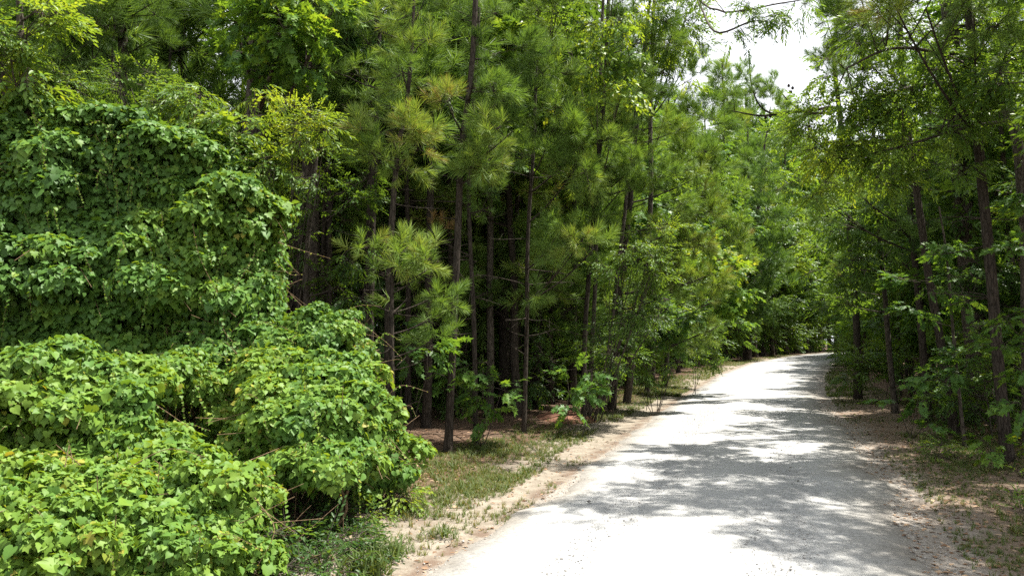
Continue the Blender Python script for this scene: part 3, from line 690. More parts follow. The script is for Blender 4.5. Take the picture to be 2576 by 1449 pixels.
tree('pine_tree', 'short pine with a flat bright bough of tufts halfway up, before the dark trunks', 'tree', 'pine', TR(10.4, (990, 1180), (985, 900), (985, 700), (990, 630)), .045, .015,
     [B(915, 615, 10.2, 42, 28, 3.0, .66), B(985, 640, 10.1, 70, 24, 3.0, .66), B(1060, 650, 10.1, 60, 20, 3.0, .66), B(1110, 655, 10.2, 35, 18, 3.0, .66), B(960, 690, 10.3, 60, 25, 2.0, .4), B(1060, 690, 10.3, 50, 20, 2.0, .45),  # bright bough tinted lighter, dim boughs below darker: light put into the tint
      B(1090, 745, 10.8, 55, 30, 1.6, .42), B(1140, 770, 10.9, 50, 30, 1.6, .42), B(1080, 800, 10.8, 60, 30, 1.6, .4), B(1105, 845, 10.6, 35, 18, 1.6, .5), B(1030, 740, 11, 50, 30, 1.2, .35)], dead=10, bark='bark_pine', limb=.012)
tree('pine_tree', 'slim twin pine trunk close behind the front pine, right of it', 'tree', 'pine', TR(13, (1200, 1100), (1192, 800), (1180, 480), (1200, 100), (1210, -250)), .045, .03,
     [B(1230, 520, 12.8, 70, 40, 1.0, .25), B(1085, 585, 12.9, 50, 30, .8, 1.0), B(1330, 230, 13, 90, 70, 1.8, .4), B(1250, -80, 13, 200, 90, 0.70, .4)], dead=14)
tree('pine_tree', 'pine reaching one lit bough to the right over dark trunks, mid picture', 'tree', 'pine', TR(14.6, (1315, 1090), (1325, 800), (1330, 560), (1345, 300), (1360, -200)), .046, .03,
     [B(1470, 595, 12.6, 55, 35, 2.4, .72), B(1500, 620, 12.5, 35, 25, 2.2, .7), B(1430, 640, 12.8, 60, 28, 1.6, .45), B(1330, 735, 12.8, 50, 22, 1.5, .4), B(1420, 560, 13, 60, 40, 1.2, .35),  # lit tips tinted high, dim boughs low: the light is in the colour
      B(1330, 380, 13.2, 90, 60, 2.0, .42), B(1400, 300, 13, 90, 70, 2.0, .42), B(1450, 420, 13.2, 90, 60, 1.9, .42), B(1400, 170, 13, 90, 70, 1.8, .45), B(1480, 340, 13.2, 90, 60, 2.0, .5), B(1400, 40, 13, 110, 70, 1.8, .45), B(1380, -120, 13, 200, 90, 0.70, .4)], dead=18)
tree('pine_tree', 'full roadside pine with blue green tufts above the small leaved bush', 'tree', 'pine', TR(17, (1520, 1030), (1520, 800), (1540, 500), (1560, 200), (1570, -200)), .058, .04,
     [B(1550, 300, 16.4, 80, 70, 2.2, .45), B(1610, 400, 16, 90, 60, 2.2, .5), B(1560, 480, 16.2, 90, 60, 2.2, .42), B(1680, 480, 16.3, 80, 55, 2.2, .5), B(1640, 320, 16.6, 90, 70, 2.2, .5), B(1600, 210, 16.8, 90, 60, 2.0, .42), B(1500, 520, 16.6, 70, 50, 1.8, .3), B(1740, 400, 17, 70, 60, 2.0, .45), B(1620, 100, 17, 110, 80, 2, .4), B(1580, -80, 16.8, 170, 110, 0.70, .4)], dead=12)
tree('vine_hung_tree', 'tree hung with sunny yellow green vine leaves, top centre', 'tree', 'oak', TR(17.5, (1530, 1060), (1540, 700), (1545, 300), (1550, 0), (1560, -200)), .055, .03,
     [B(1500, 130, 13.6, 80, 50, 1.5, .74, 'vine'), B(1590, 120, 13.6, 60, 50, 1.5, .74, 'vine'), B(1560, 215, 13.5, 60, 40, 1.4, .74, 'vine'), B(1450, 250, 13.2, 60, 28, 1.6, .74, 'vine'), B(1420, 60, 14, 70, 60, 1.6, .6), B(1540, 40, 13.8, 90, 50, 1.7, .75), B(1550, -90, 14, 150, 80, 0.70, .5)], bark='bark_grey', droop=.35)
tree('oak_tree', 'bright small leaved tree left of the sky gap, top', 'tree', 'oak_narrow', TR(22, (1640, 1000), (1690, 600), (1680, 200), (1690, -200)), .10, .04,
     [B(1690, 80, 18.4, 70, 80, 2.4, .62), B(1730, 30, 18.2, 50, 70, 2.4, .66), B(1640, 20, 18, 70, 60, 2.2, .62), B(1700, 180, 18.6, 60, 50, 2.2, .55), B(1755, 100, 18.6, 25, 60, 2.0, .6), B(1690, -90, 18.4, 110, 80, 0.77, .6)], bark='bark_grey', size=1.15)
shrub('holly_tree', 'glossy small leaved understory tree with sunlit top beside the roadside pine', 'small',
      [B(1600, 630, 15.5, 70, 50, 2.0, .55), B(1650, 600, 15.6, 60, 40, 2.0, .6), B(1560, 670, 15.4, 60, 45, 1.8, .5), B(1640, 680, 15.4, 80, 50, 1.8, .5), B(1600, 760, 15.8, 90, 60, 1.5, .3), B(1560, 850, 16.2, 80, 70, 1.4, .2), B(1660, 790, 16, 70, 60, 1.5, .25)], P(1490, 1000, 17.0) * [1, 1, 0], size=1.35, limb=.016, cat='tree')  # sunlit top and dim lower masses are painted in by tint
tree('pine_tree', 'sunlit pine with drooping yellow green boughs at the road bend', 'tree', 'pine', TR(20, (1700, 960), (1705, 700), (1720, 400), (1730, 100)), .11, .04,
     [B(1750, 600, 19, 60, 50, 2.4, .7), B(1720, 690, 19, 70, 45, 2.4, .66), B(1680, 740, 19.2, 60, 40, 2.0, .5), B(1770, 780, 19.2, 38, 28, 2.2, .55), B(1760, 840, 19, 40, 28, 2.2, .6), B(1760, 530, 19.4, 50, 50, 2.2, .6), B(1700, 580, 19.4, 60, 50, 2, .55), B(1790, 690, 19.6, 35, 40, 2, .6), B(1760, 300, 19.6, 60, 80, 2.0, .4), B(1780, 430, 19.8, 50, 60, 2.2, .5), B(1740, 200, 20, 70, 60, 1.8, .4)], size=1.15)
tree('sweetgum_tree', 'bright green leafy tree bulging over the left verge before the dark bend', 'tree', 'gum_far', TR(26, (1800, 930), (1805, 750), (1810, 600)), .09, .04,
     [B(1815, 650, 25, 45, 45, 2.6, .72), B(1830, 710, 24.6, 50, 45, 2.6, .7), B(1855, 730, 24.8, 28, 50, 2.4, .6), B(1790, 760, 25, 40, 40, 2.2, .6), B(1780, 690, 25.4, 40, 40, 2.2, .68), B(1850, 800, 25.5, 22, 30, 1.8, .4)], bark='bark_grey')
tree('pine_tree', 'pointed pine standing behind the bulging bright green tree', 'tree', 'pine_far', TR(30, (1880, 920), (1868, 700), (1858, 520)), .10, .02,
     [B(1858, 550, 29.5, 22, 30, 2.4, .5), B(1862, 610, 29.3, 36, 30, 2.4, .55), B(1868, 660, 29.2, 40, 25, 2.4, .55), B(1840, 590, 29.6, 30, 30, 2, .5), B(1830, 500, 30, 40, 40, 2, .45)])
shrub('forest_edge_bush', 'dark leafy bush under the bright holly, left edge of the woods', 'oak', [B(1560, 900, 17.4, 60, 50, 1.7, .2), B(1530, 950, 17.2, 50, 30, 1.5, .25), B(1600, 830, 17.6, 60, 50, 1.5, .2), B(1500, 860, 17.6, 50, 50, 1.3, .2)], P(1530, 980, 17.6) * [1, 1, 0])
shrub('forest_edge_bush', 'drooping green bush between the holly and the dark rounded bush', 'gum', [B(1690, 800, 19.5, 50, 50, 1.8, .35), B(1640, 820, 19.6, 50, 50, 1.7, .3), B(1710, 860, 19.3, 40, 30, 1.6, .4)], P(1640, 960, 19.8) * [1, 1, 0])
shrub('roadside_bush', 'dark rounded bush at the left road edge, nearer of two', 'oak', [B(1660, 880, 19.5, 50, 45, 2.2, .35), B(1690, 920, 19.2, 35, 25, 2.0, .45), B(1620, 900, 19.6, 50, 45, 2, .25), B(1600, 950, 19, 40, 22, 1.6, .2)], P(1650, 950, 19.7) * [1, 1, 0])
shrub('roadside_bush', 'blue grey bush at the left road edge, farther of two', 'oak', [B(1740, 890, 25, 40, 35, 2.3, .3), B(1775, 905, 25, 25, 22, 2.1, .35), B(1750, 850, 25.6, 35, 30, 2, .3)], P(1745, 930, 25.4) * [1, 1, 0], size=1.2)
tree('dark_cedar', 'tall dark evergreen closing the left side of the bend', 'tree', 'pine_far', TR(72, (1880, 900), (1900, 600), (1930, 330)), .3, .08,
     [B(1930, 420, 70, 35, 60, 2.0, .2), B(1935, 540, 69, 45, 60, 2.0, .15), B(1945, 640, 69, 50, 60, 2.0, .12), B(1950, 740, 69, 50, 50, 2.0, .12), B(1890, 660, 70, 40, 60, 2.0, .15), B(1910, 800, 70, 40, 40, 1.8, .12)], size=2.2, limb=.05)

# ------------------------------------------------------------------ right woods, front row
tree('pine_tree', 'rough barked pine nearest the right edge of the road shoulder', 'tree', 'pine', TR(11.4, (2535, 1150), (2500, 750), (2462, 380), (2445, 200), (2420, -200)), .085, .055,
     [B(2330, 25, 9.4, 120, 50, 2.0, .62), B(2450, 40, 9.6, 130, 60, 2.0, .45), B(2250, 15, 9.3, 70, 40, 1.8, .66), B(2540, 110, 10, 80, 60, 1.8, .35), B(2400, -120, 10.4, 260, 100, 2.2, .4), B(2560, 240, 11, 60, 50, 1.5, .3)], dead=16)
tree('pine_tree', 'leaning pine trunk left of the rough barked one, right woods', 'tree', 'pine', TR(14.4, (2405, 1060), (2370, 850), (2330, 650), (2300, 430), (2275, 180), (2260, -100)), .085, .05,
     [B(2300, 420, 14, 60, 40, 1.6, .35), B(2180, 60, 13.2, 90, 60, 2.0, .5), B(2135, 100, 13.4, 60, 60, 1.8, .45), B(2095, 25, 13.3, 45, 40, 2.0, .45), B(2150, 25, 13.2, 60, 40, 2.0, .45), B(2110, 160, 13.6, 36, 60, 1.6, .4), B(2240, 160, 13.8, 90, 60, 1.8, .35), B(2150, -60, 13.4, 140, 80, 2.2, .4), B(2330, 560, 14.4, 70, 35, 1.1, .25)], dead=14)
tree('ivy_clad_tree', 'thick dark trunk behind the rough barked pine, wrapped in leaves', 'tree', 'oak', TR(16, (2465, 1030), (2440, 700), (2420, 500), (2390, 280), (2370, 0)), .24, .14,
     [B(2415, 500, 15.7, 40, 90, 1.8, .2), B(2440, 640, 15.8, 35, 80, 1.3, .2), B(2395, 300, 15.7, 60, 60, 2.0, .3), B(2500, 330, 15.6, 80, 80, 1.8, .35), B(2530, 520, 15.6, 70, 80, 1.6, .35), B(2380, 60, 15.5, 150, 100, 2.0, .4)], bark='bark_grey', dead=10)
def oak_limbs(): return [
    B(2020, 330, 11.6, 45, 40, 2.97, 0.67), B(2070, 290, 11.4, 70, 50, 3.24, 0.62, 'oak'), B(2150, 250, 11.2, 80, 50, 3.24, 0.60, 'oak'), B(2080, 380, 11.6, 70, 50, 2.97, 0.64), B(2170, 340, 11.2, 90, 55, 3.24, 0.57, 'oak'), B(2270, 260, 11, 100, 60, 3.24, 0.54, 'oak'),
    B(2270, 370, 11.2, 100, 55, 2.97, 0.54, 'oak'), B(2380, 300, 11, 90, 60, 2.70, 0.47), B(2190, 440, 11.6, 90, 45, 2.43, 0.57, 'oak'), B(2070, 460, 12, 70, 45, 1.89, 0.62, 'oak'), B(2130, 170, 11.2, 70, 40, 2.70, 0.57, 'oak'), B(2330, 170, 10.8, 120, 60, 2.97, 0.52, 'oak'), B(2470, 200, 10.8, 100, 70, 2.43, 0.44, 'oak'), B(2400, 430, 11.4, 80, 50, 1.76, 0.47), (np.array([5.2, 9.7, 7.5]), (1.0, .9, .6), 1.6, .5), (np.array([4.2, 9.3, 7.6]), (.9, .8, .5), 1.3, .5), (np.array([5.9, 8.7, 7.7]), (1.0, .9, .6), 1.6, .5), (np.array([6.3, 7.5, 7.6]), (.9, .8, .6), 1.5, .5), (np.array([4.9, 8.6, 8.4]), (.9, .8, .5), 1.1, .5),  # masses set by world position: foliage added above the view to shade the road
    B(2220, 90, 10.8, 100, 60, 2.70, 0.54)]
tree('water_oak', 'spreading oak whose small leaved limbs hang out over the road from the right', 'tree', 'oak_narrow', TR(12.2, (2600, 1100), (2580, 700), (2555, 350), (2480, 235), (2330, 215), (2150, 260)), .12, .025, oak_limbs(), bark='bark_grey', size=.85, droop=.22, limb=.022, limbs=[np.array([P(2560, 300, 12), P(2450, 320, 11.4), P(2300, 360, 11.2), P(2120, 400, 11.6)]), np.array([P(2500, 240, 12), P(2400, 150, 11), P(2250, 120, 10.8), P(2130, 170, 11)])])
tree('hardwood_sapling', 'leafy sapling with fresh green tiers at the right edge of the picture', 'tree', 'gum', TR(10.6, (2600, 1200), (2590, 900), (2570, 600), (2575, 400)), .03, .012,
     [B(2560, 640, 10.2, 50, 50, 1.4, .5), B(2530, 800, 10.2, 50, 35, 1.3, .55), B(2560, 900, 10, 50, 40, 1.4, .5), B(2500, 860, 10.4, 60, 30, 1.1, .5), B(2580, 500, 10.6, 50, 60, 1.3, .4), B(2570, 1010, 10.0, 40, 40, 1.2, .4)], bark='bark_grey', limb=.008, size=.72)
tree('hardwood_sapling', 'leafy sapling between the two nearer pines, right woods', 'tree', 'gum', TR(13, (2425, 1080), (2400, 850), (2380, 650), (2360, 520)), .03, .012,
     [B(2380, 620, 12.8, 70, 40, 1.5, .4), B(2330, 700, 12.8, 70, 35, 1.4, .35), B(2430, 720, 12.6, 60, 40, 1.4, .45), B(2410, 830, 12.6, 60, 40, 1.3, .45), B(2290, 780, 13, 60, 30, 1.1, .3), B(2430, 920, 12.6, 60, 40, 1.2, .3), B(2350, 940, 12.8, 60, 40, 1.0, .25)], bark='bark_grey', limb=.008, size=.72)
tree('slim_tree', 'slim dark trunk with a drooping crown on the right where the road narrows', 'tree', 'oak', TR(19, (2250, 980), (2235, 820), (2215, 620), (2205, 430), (2190, 250)), .075, .035,
     [B(2200, 520, 18.4, 80, 60, 2.0, .42), B(2130, 560, 18.8, 70, 60, 2.0, .45), B(2250, 620, 18.6, 70, 60, 1.8, .35), B(2150, 650, 18.6, 70, 60, 1.8, .35), B(2090, 650, 19, 60, 60, 1.8, .42), B(2210, 740, 19, 70, 50, 1.5, .25), B(2120, 760, 19.2, 70, 50, 1.5, .25), B(2270, 480, 18.8, 60, 50, 1.6, .35)], bark='bark_grey', dead=6, size=1.2)
tree('pine_tree', 'pine on the right with a curved bare limb, just past the leaning pine', 'tree', 'pine', TR(17, (2330, 1000), (2310, 750), (2290, 520), (2270, 250)), .09, .05,
     [B(2130, 460, 16, 60, 35, 1.6, .45), B(2090, 520, 16.2, 60, 35, 1.6, .4), B(2250, 550, 16.5, 80, 50, 1.4, .3), B(2200, 400, 16.5, 80, 50, 1.6, .4), B(2330, 480, 16.6, 60, 50, 1.4, .3), B(2270, 660, 16.8, 60, 40, 1.1, .25)], dead=10)
shrub('roadside_shrub', 'dense dark shrub at the right road edge where the road bends', 'oak', [B(2190, 930, 22, 60, 40, 2.2, .35), B(2240, 900, 21.8, 60, 40, 2.0, .4), B(2150, 950, 23, 35, 25, 1.8, .35), B(2170, 900, 22.6, 40, 35, 2.0, .4), B(2270, 950, 21, 60, 40, 1.6, .3)], P(2210, 950, 22) * [1, 1, 0], size=1.1)
shrub('low_shrub', 'low fresh shrub at the foot of the rough barked pine', 'gum', [B(2520, 1130, 10.6, 45, 22, 1.5, .6), B(2480, 1110, 11, 40, 22, 1.1, .45), B(2560, 1140, 10.3, 35, 25, 1.4, .6)], G(2520, 1165), size=.75)
shrub('low_shrub', 'pale green weed clump on the right bank left of the rough barked pine', 'small', [B(2370, 1110, 11.7, 30, 25, 1.6, .6), B(2345, 1135, 11.6, 35, 15, 1.2, .6), B(2400, 1140, 11.4, 30, 15, 1.0, .5)], G(2370, 1150))
shrub('low_shrub', 'sparse dark sapling in the shade left of the leaning pine foot', 'gum', [B(2310, 1000, 14, 50, 30, 1.2, .3), B(2330, 1060, 13.6, 45, 22, 1.0, .3), B(2260, 1020, 14.2, 40, 25, 1.0, .3)], P(2310, 1060, 14) * [1, 1, 0])
shrub('grassy_bush', 'yellow green weedy bush at the lower right corner', 'small', [B(2540, 1230, 8.8, 60, 45, 1.3, .7), B(2560, 1310, 8.0, 50, 40, 1.2, .55)], G(2560, 1300))

# pine whose limb stands against the sky gap, and the leafy bough hanging into its top
gap_pine = tree('pine_tree', 'pine beyond the right oak with an upcurved limb and cones against the sky gap', 'tree', 'pine', TR(24, (2130, 960), (2120, 600), (2090, 290), (2080, 100)), .12, .06,
     [B(1875, 190, 23, 22, 50, 2.6, .3), B(1905, 230, 23, 20, 25, 2.6, .3), B(1960, 220, 23, 36, 30, 2.6, .3), B(1940, 265, 23, 40, 20, 2.6, .3), B(1850, 250, 23, 30, 20, 2.6, .35), B(2085, 130, 23.4, 36, 50, 1.6, .4), B(2100, 210, 23.4, 50, 60, 1.8, .45), B(2080, 50, 23.6, 40, 55, 1.8, .45)], size=1.25, limb=.028, limbs=[np.array([P(2095, 270, 23.9), P(2000, 283, 23.2), P(1935, 282, 23), P(1896, 240, 23), P(1885, 140, 23)]), np.array([P(2095, 285, 23.9), P(2030, 282, 23.3), P(1990, 262, 23.2), P(1955, 225, 23.1)]), np.array([P(1990, 283, 23.2), P(1910, 290, 23), P(1840, 280, 23)])])
tree('overhanging_oak', 'oak on the left holding a thin leafy bough across the top of the sky gap', 'tree', 'oak_narrow', TR(19, (1560, 1020), (1600, 600), (1640, 200), (1680, -160)), .06, .03,
     [B(1850, 30, 12, 70, 22, 2.2, .35), B(1920, 55, 12, 60, 24, 2.2, .35), B(1830, 85, 12, 50, 22, 1.5, .3), B(1890, 110, 12, 40, 18, .8, .3), B(1990, 30, 12, 60, 20, 2.2, .35), B(1950, 10, 12, 90, 20, 1.5, .4), B(1880, -60, 12, 180, 40, 0.70, .4), B(1760, -60, 12.6, 80, 60, 0.70, .5)], bark='bark_grey', size=.9, droop=.4, limb=.014, limbs=[np.array([P(1675, -100, 18.8), P(1770, 10, 14.5), P(1860, 30, 12.2), P(1960, 10, 11.9), P(2060, -10, 11.8)]), np.array([P(1750, -15, 15.2), P(1800, 80, 12.4), P(1890, 60, 12.0), P(1930, 60, 11.9)])])

# ------------------------------------------------------------------ rows along the far road and deeper woods: a few kinds, copied
def copy_tree(src, loc, rz, sc, label, group):
    o = src.copy(); COL.objects.link(o)
    o.location = tuple(float(v) for v in loc); o.rotation_euler = (0, 0, rz); o.scale = (sc, sc, sc)
    o['label'] = label; o['group'] = group
    for ch in src.children:
        c = ch.copy(); COL.objects.link(c); c.parent = o
    return o
def generic(kind, name, h, cb, cr, nb, dens, r0, tint, bark, size=1.0, dead=0, far=400.0):
    """one model tree built far behind the camera, later moved to its first place"""
    o = np.array([0, 0, 0.0])
    lean = rng.normal(0, .25, 2)
    tr = np.array([o, [lean[0] * .3, lean[1] * .3, h * .35], [lean[0] * .8, lean[1] * .8, h * .7], [lean[0], lean[1], h]])
    bl = []
    for i in range(nb):
        f = (i + .5) / nb; z = cb + (h - cb) * f; a = i * 2.4 + rng.uniform(-.5, .5)
        w = cr * (1.05 - .75 * f if kind.startswith('pine') else math.sin(math.pi * (.18 + .72 * f)))
        dd = w * rng.uniform(.35, .75)
        bl.append(([lean[0] * z / h + math.cos(a) * dd, lean[1] * z / h + math.sin(a) * dd, z], (w * .62, w * .62, max(.3, (h - cb) / nb * 1.1)), dens, tint + rng.normal(0, .08)))
    return tree(name, '-', 'tree', kind, tr, r0, r0 * .35, bl, bark=bark, size=size, dead=dead, sides=7)

used = {}
ANCHOR = [(330, 'behind the yellow green corner tree'), (690, 'behind the crest of the vine dome'), (930, 'behind the shaded understory tree'), (1080, 'behind the short flat boughed pine'),
          (1180, 'behind the straight front pine'), (1400, 'right of the straight front pine'), (1600, 'behind the blue green roadside pine'), (1960, 'behind the sunlit pine at the bend'),
          (2190, 'behind the dark shrub at the bend'), (2330, 'behind the curved limb pine'), (2460, 'behind the leaning pine'), (9999, 'behind the rough barked pine')]
def where(p):
    px = 1288 + K * p[0] / p[1]
    return ('just ' if p[1] < 17 else 'deep ' if p[1] > 26 else '') + next(t for a, t in ANCHOR if px < a)
ORD = 'first second third fourth fifth sixth seventh eighth ninth tenth eleventh twelfth thirteenth fourteenth fifteenth sixteenth seventeenth eighteenth nineteenth twentieth twenty-first twenty-second twenty-third twenty-fourth twenty-fifth twenty-sixth twenty-seventh twenty-eighth twenty-ninth thirtieth'.split()
def put(srcs, loc, label, group, sc=None):
    i = int(rng.integers(0, len(srcs))); s = srcs[i]
    sc = rng.uniform(.85, 1.15) if sc is None else sc
    rz = rng.uniform(0, 6.28)
    loc = np.array([loc[0], loc[1], float(ground_z(np.array([loc[0]]), np.array([loc[1]]))[0]) - .03 if abs(loc[0]) < 100 else 0.0])
    if s.name not in used:
        used[s.name] = 1
        s.location = tuple(float(v) for v in loc); s.rotation_euler = (0, 0, rz); s.scale = (sc,) * 3
        s['label'] = label; s['group'] = group
        return s
    return copy_tree(s, loc, rz, sc, label, group)

slim = [generic('pine_coarse', 'slim_pine', 10.5 + i * .6, 5.2 + .4 * i, 1.2, 7, 1.7, .05 + .012 * i, .3, 'bark_pine', dead=12) for i in range(4)]
canopy = [generic('pine_coarse', 'canopy_pine', 15 + i, 6.5 + i * .5, 2.3, 10, 2.0, .12 + .02 * i, .35, 'bark_pine', dead=10) for i in range(3)]
hard = [generic('oak_coarse', 'forest_hardwood', 12 + i, 4.0 + i * .6, 2.5, 10, 1.9, .10, .35, 'bark_grey', dead=4) for i in range(3)]
under = [generic('gum', 'understory_sapling', 3.0 + .8 * i, .7 + .3 * i, .9 + .1 * i, 9, 1.3, .02 + .005 * i, .35, 'bark_grey', size=.8) for i in range(4)]
roadside = [generic('oak_far', 'roadside_hardwood', 9 + i * 1.5, 1.6 + .3 * i, 2.0 + .15 * i, 12, 2.0, .10, .36 + .06 * i, 'bark_grey') for i in range(3)] + \
           [generic('gum_far', 'roadside_sweetgum', 10 + i * 1.5, 2.0, 1.9, 12, 2.0, .10, .4, 'bark_grey') for i in range(2)]
roadpine = [generic('pine_far', 'roadside_pine', 11 + i * 1.4, 2.5 + .6 * i, 2.0, 12, 2.1, .12, .42, 'bark_pine') for i in range(3)]

nearoak = [generic('oak', 'shade_oak', 10 + i, 3.0, 2.3, 12, 1.5, .11, .5, 'bark_grey', size=1.25) for i in range(2)]
brush = [generic('oak', 'thicket_bush', 1.5 + .45 * i, .25, .75 + .12 * i, 10, 1.5,   .018, .24 + .05 * i, 'bark_grey', size=1.1) for i in range(3)]
def scatter(n, x0, x1, y0, y1, mind, ok):
    out = []; tries = 0
    while len(out) < n and tries < n * 60:
        tries += 1
        p = np.array([rng.uniform(x0, x1), rng.uniform(y0, y1)])
        if ok(p) and all(np.hypot(*(p - q)) > mind for q in out): out.append(p)
    return out
inL = lambda p: p[0] < XL(p[1]) - 3.0 and not (p[0] < -.5 and p[1] < 12.4) and p[0] > -.85 * p[1] - 3
inR = lambda p: p[0] > XR(p[1]) + 2.6
inRfar = lambda p: p[0] > XR(p[1]) + 5.5
gaps = [(330, 690), (800, 1010)]                       # directions left open to the sky above the vines
def not_gap(p):
    px = 1288 + K * p[0] / p[1]
    return not any(a < px < b for a, b in gaps)
for p in scatter(190, -20, 9, 12.8, 34, .5, lambda p: inL(p) and not 420 < 1288 + K * p[0] / p[1] < 610): put(slim, p, 'slim dark pine trunk ' + where(p) + ', left woods', 'slim pines in the left woods')
for p in scatter(60, 6, 34, 10.5, 40, .9, inR): put(slim, p, 'slim dark pine trunk ' + where(p) + ', right woods', 'slim pines in the right woods')
for p in scatter(60, -28, 10, 17, 44, 1.8, lambda p: inL(p) and not_gap(p)): put(canopy, p, 'tall canopy pine ' + where(p) + ', left woods', 'canopy pines in the left woods')
for p in scatter(9, 9, 40, 12.5, 44, 2.4, inRfar): put(canopy, p, 'tall canopy pine ' + where(p) + ', right woods', 'canopy pines in the right woods')
for p in scatter(24, -26, 10, 17, 44, 2.2, lambda p: inL(p) and not_gap(p)): put(hard, p, 'leafy crowned hardwood ' + where(p) + ', left woods', 'hardwoods in the left woods')
for p in scatter(9, 9, 40, 12, 44, 2.2, inRfar): put(hard, p, 'leafy crowned hardwood ' + where(p) + ', right woods', 'hardwoods in the right woods')
for p in scatter(40, -16, 9, 13.2, 34, 1.0, lambda p: inL(p) and not (1000 < 1288 + K * p[0] / p[1] < 1480 and p[1] < 22)): put(under, p, 'dim star leaved sapling ' + where(p) + ', left woods', 'saplings in the left woods')
for p in scatter(46, 7, 32, 10.8, 36, 1.0, inR): put(under, p, 'dim star leaved sapling ' + where(p) + ', right woods', 'saplings in the right woods')

for i, y in enumerate(np.r_[np.arange(27, 60, 3.2), np.arange(60, 150, 5.0)]):
    a = rng.uniform(2.2, 3.6); src = roadpine if i % 3 == 1 else roadside
    put(src, (XL(y) - a, y), ORD[i] + ' tree from the near end of the row along the far left road edge', 'roadside trees, far left row', rng.uniform(.85, 1.1) * max(1, .0245 * y))
    put(roadpine if i % 2 else roadside, (XL(y) - a - 4.5, y + 1.5), ORD[i] + ' tree from the near end of the row behind the far left roadside row', 'roadside trees, far left second row', rng.uniform(1.0, 1.25) * max(1, .0245 * y))
for i, y in enumerate(np.r_[np.arange(23, 60, 3.4), np.arange(60, 140, 5.0)]):
    a = rng.uniform(2.4, 3.6); src = roadpine if i % 3 == 2 else roadside
    put(src, (XR(y) + a, y), ORD[i] + ' tree from the near end of the row along the far right road edge', 'roadside trees, far right row', rng.uniform(.8, 1.05) * max(1, .022 * y))
    put(hard, (XR(y) + a + 4.5, y + 1.5), ORD[i] + ' hardwood from the near end of the row behind the far right roadside row', 'roadside trees, far right second row', rng.uniform(.9, 1.1) * max(1, .022 * y))
for p in scatter(20, -8, 9, 17, 30, 1.7, lambda p: XL(p[1]) - 7 < p[0] < XL(p[1]) - 2.6): put(roadpine, p, 'bushy low branched pine ' + where(p) + ', left roadside', 'bushy pines left of the road', rng.uniform(.7, 1.0))
for p in scatter(9, 9, 30, 14, 32, 1.8, lambda p: XR(p[1]) + 2.6 < p[0] < XR(p[1]) + 8): put(roadside, p, 'low branched leafy tree ' + where(p) + ', right roadside', 'leafy trees right of the road', rng.uniform(.7, 1.0))
for p in scatter(26, -6, 12, 13.2, 34, .9, lambda p: XL(p[1]) - 6.5 < p[0] < XL(p[1]) - 2.7 and 1288 + K * p[0] / p[1] > 1440): put(brush, p, 'undergrowth bush ' + where(p) + ', left forest edge', 'undergrowth bushes, left edge', rng.uniform(.6, 1.25))
for p in scatter(12, 6, 24, 11, 34, .9, lambda p: XR(p[1]) + 2.0 < p[0] < XR(p[1]) + 5.5): put(brush, p, 'undergrowth bush ' + where(p) + ', right forest edge', 'undergrowth bushes, right edge', rng.uniform(.5, 1.1))
for p in scatter(14, -4, 3, 16.5, 25, 1.0, lambda p: inL(p) and 960 < 1288 + K * p[0] / p[1] < 1460): put(brush, p, 'shaded bush among the trunks ' + where(p) + ', left woods', 'bushes inside the left woods', rng.uniform(.7, 1.2))
for i, y in enumerate(np.arange(46, 135, 4.5)):
    put(brush, (XL(y) - rng.uniform(4, 6), y), ORD[i] + ' bush from the near end behind the far left roadside row', 'bushes, far left', 1.8 + .02 * y)
    put(brush, (XR(y) + rng.uniform(1.8, 3), y), ORD[i] + ' bush from the near end under the far right roadside row', 'bushes, far right', 1.3 + .010 * y)
for k in range(14):
    x_ = 62 + 5.0 * k; put(brush, (x_, 152 + rng.uniform(-3, 3)), ORD[k] + ' bush from the left in the line closing the far end of the road', 'bushes at the far end', 4.0); put(roadside, (x_ + 2, 156 + rng.uniform(-3, 3)), ORD[k] + ' tree from the left in the line closing the far end of the road', 'trees at the far end', 2.2)
# trees standing just outside the picture on the right: they shade the near road
for (x, y, s) in [(7.2, 7.8, .95), (7.3, 5.6, .85), (8.8, 3.4, 1.0), (9.6, 6.9, 1.2), (10.5, 11.5, 1.1)]:
    put(nearoak, (x, y), 'oak shading the near road, trunk outside the picture on the right', 'near trees right of the view', s)

# far woods that read as one mass
def far_woods():
    lv = Buf()
    def belt(xs, ys, hs, n):
        i = rng.integers(0, len(xs), n); x = xs[i] + rng.normal(0, 3.0, n); y = ys[i] + rng.normal(0, 3.0, n); h = hs[i] * (1 + .18 * noise(np.c_[x, y, 0 * x], .5))
        z = h * rng.uniform(.02, 1, n) ** .9
        p = np.c_[x, y, z]
        Y = norm(rng.normal(size=(n, 3)) + np.array([0, 0, -.2])); Z = norm(rng.normal(0, .5, (n, 3)) + np.array([0, 0, 1]))
        place_any(lv, SP['oak_coarse'], p, Y, Z, rng.uniform(1.0, 1.7, n), .35 + rng.normal(0, .1, n) + .15 * noise(p, .7))
    t = np.linspace(0, 1, 200)
    belt(-46 + 50 * t, 46 + 6 * np.sin(5 * t), np.full(200, 9.5), 12000)
    belt(30 + 40 * t, 34 + 60 * t, np.full(200, 12.0), 12000)
    y = 60 + 90 * t; belt(XL(y) - 14, y, np.full(200, 12.0), 9000)
    belt(40 + 90 * t, 165 + 10 * t, np.full(200, 24.0), 14000)
    o = obj('far_woods', to_mesh('far_woods', lv, M['oak']))
    tag(o, 'distant leafy woods closing every gap between the nearer trunks', 'woods', kind='stuff')
far_woods()

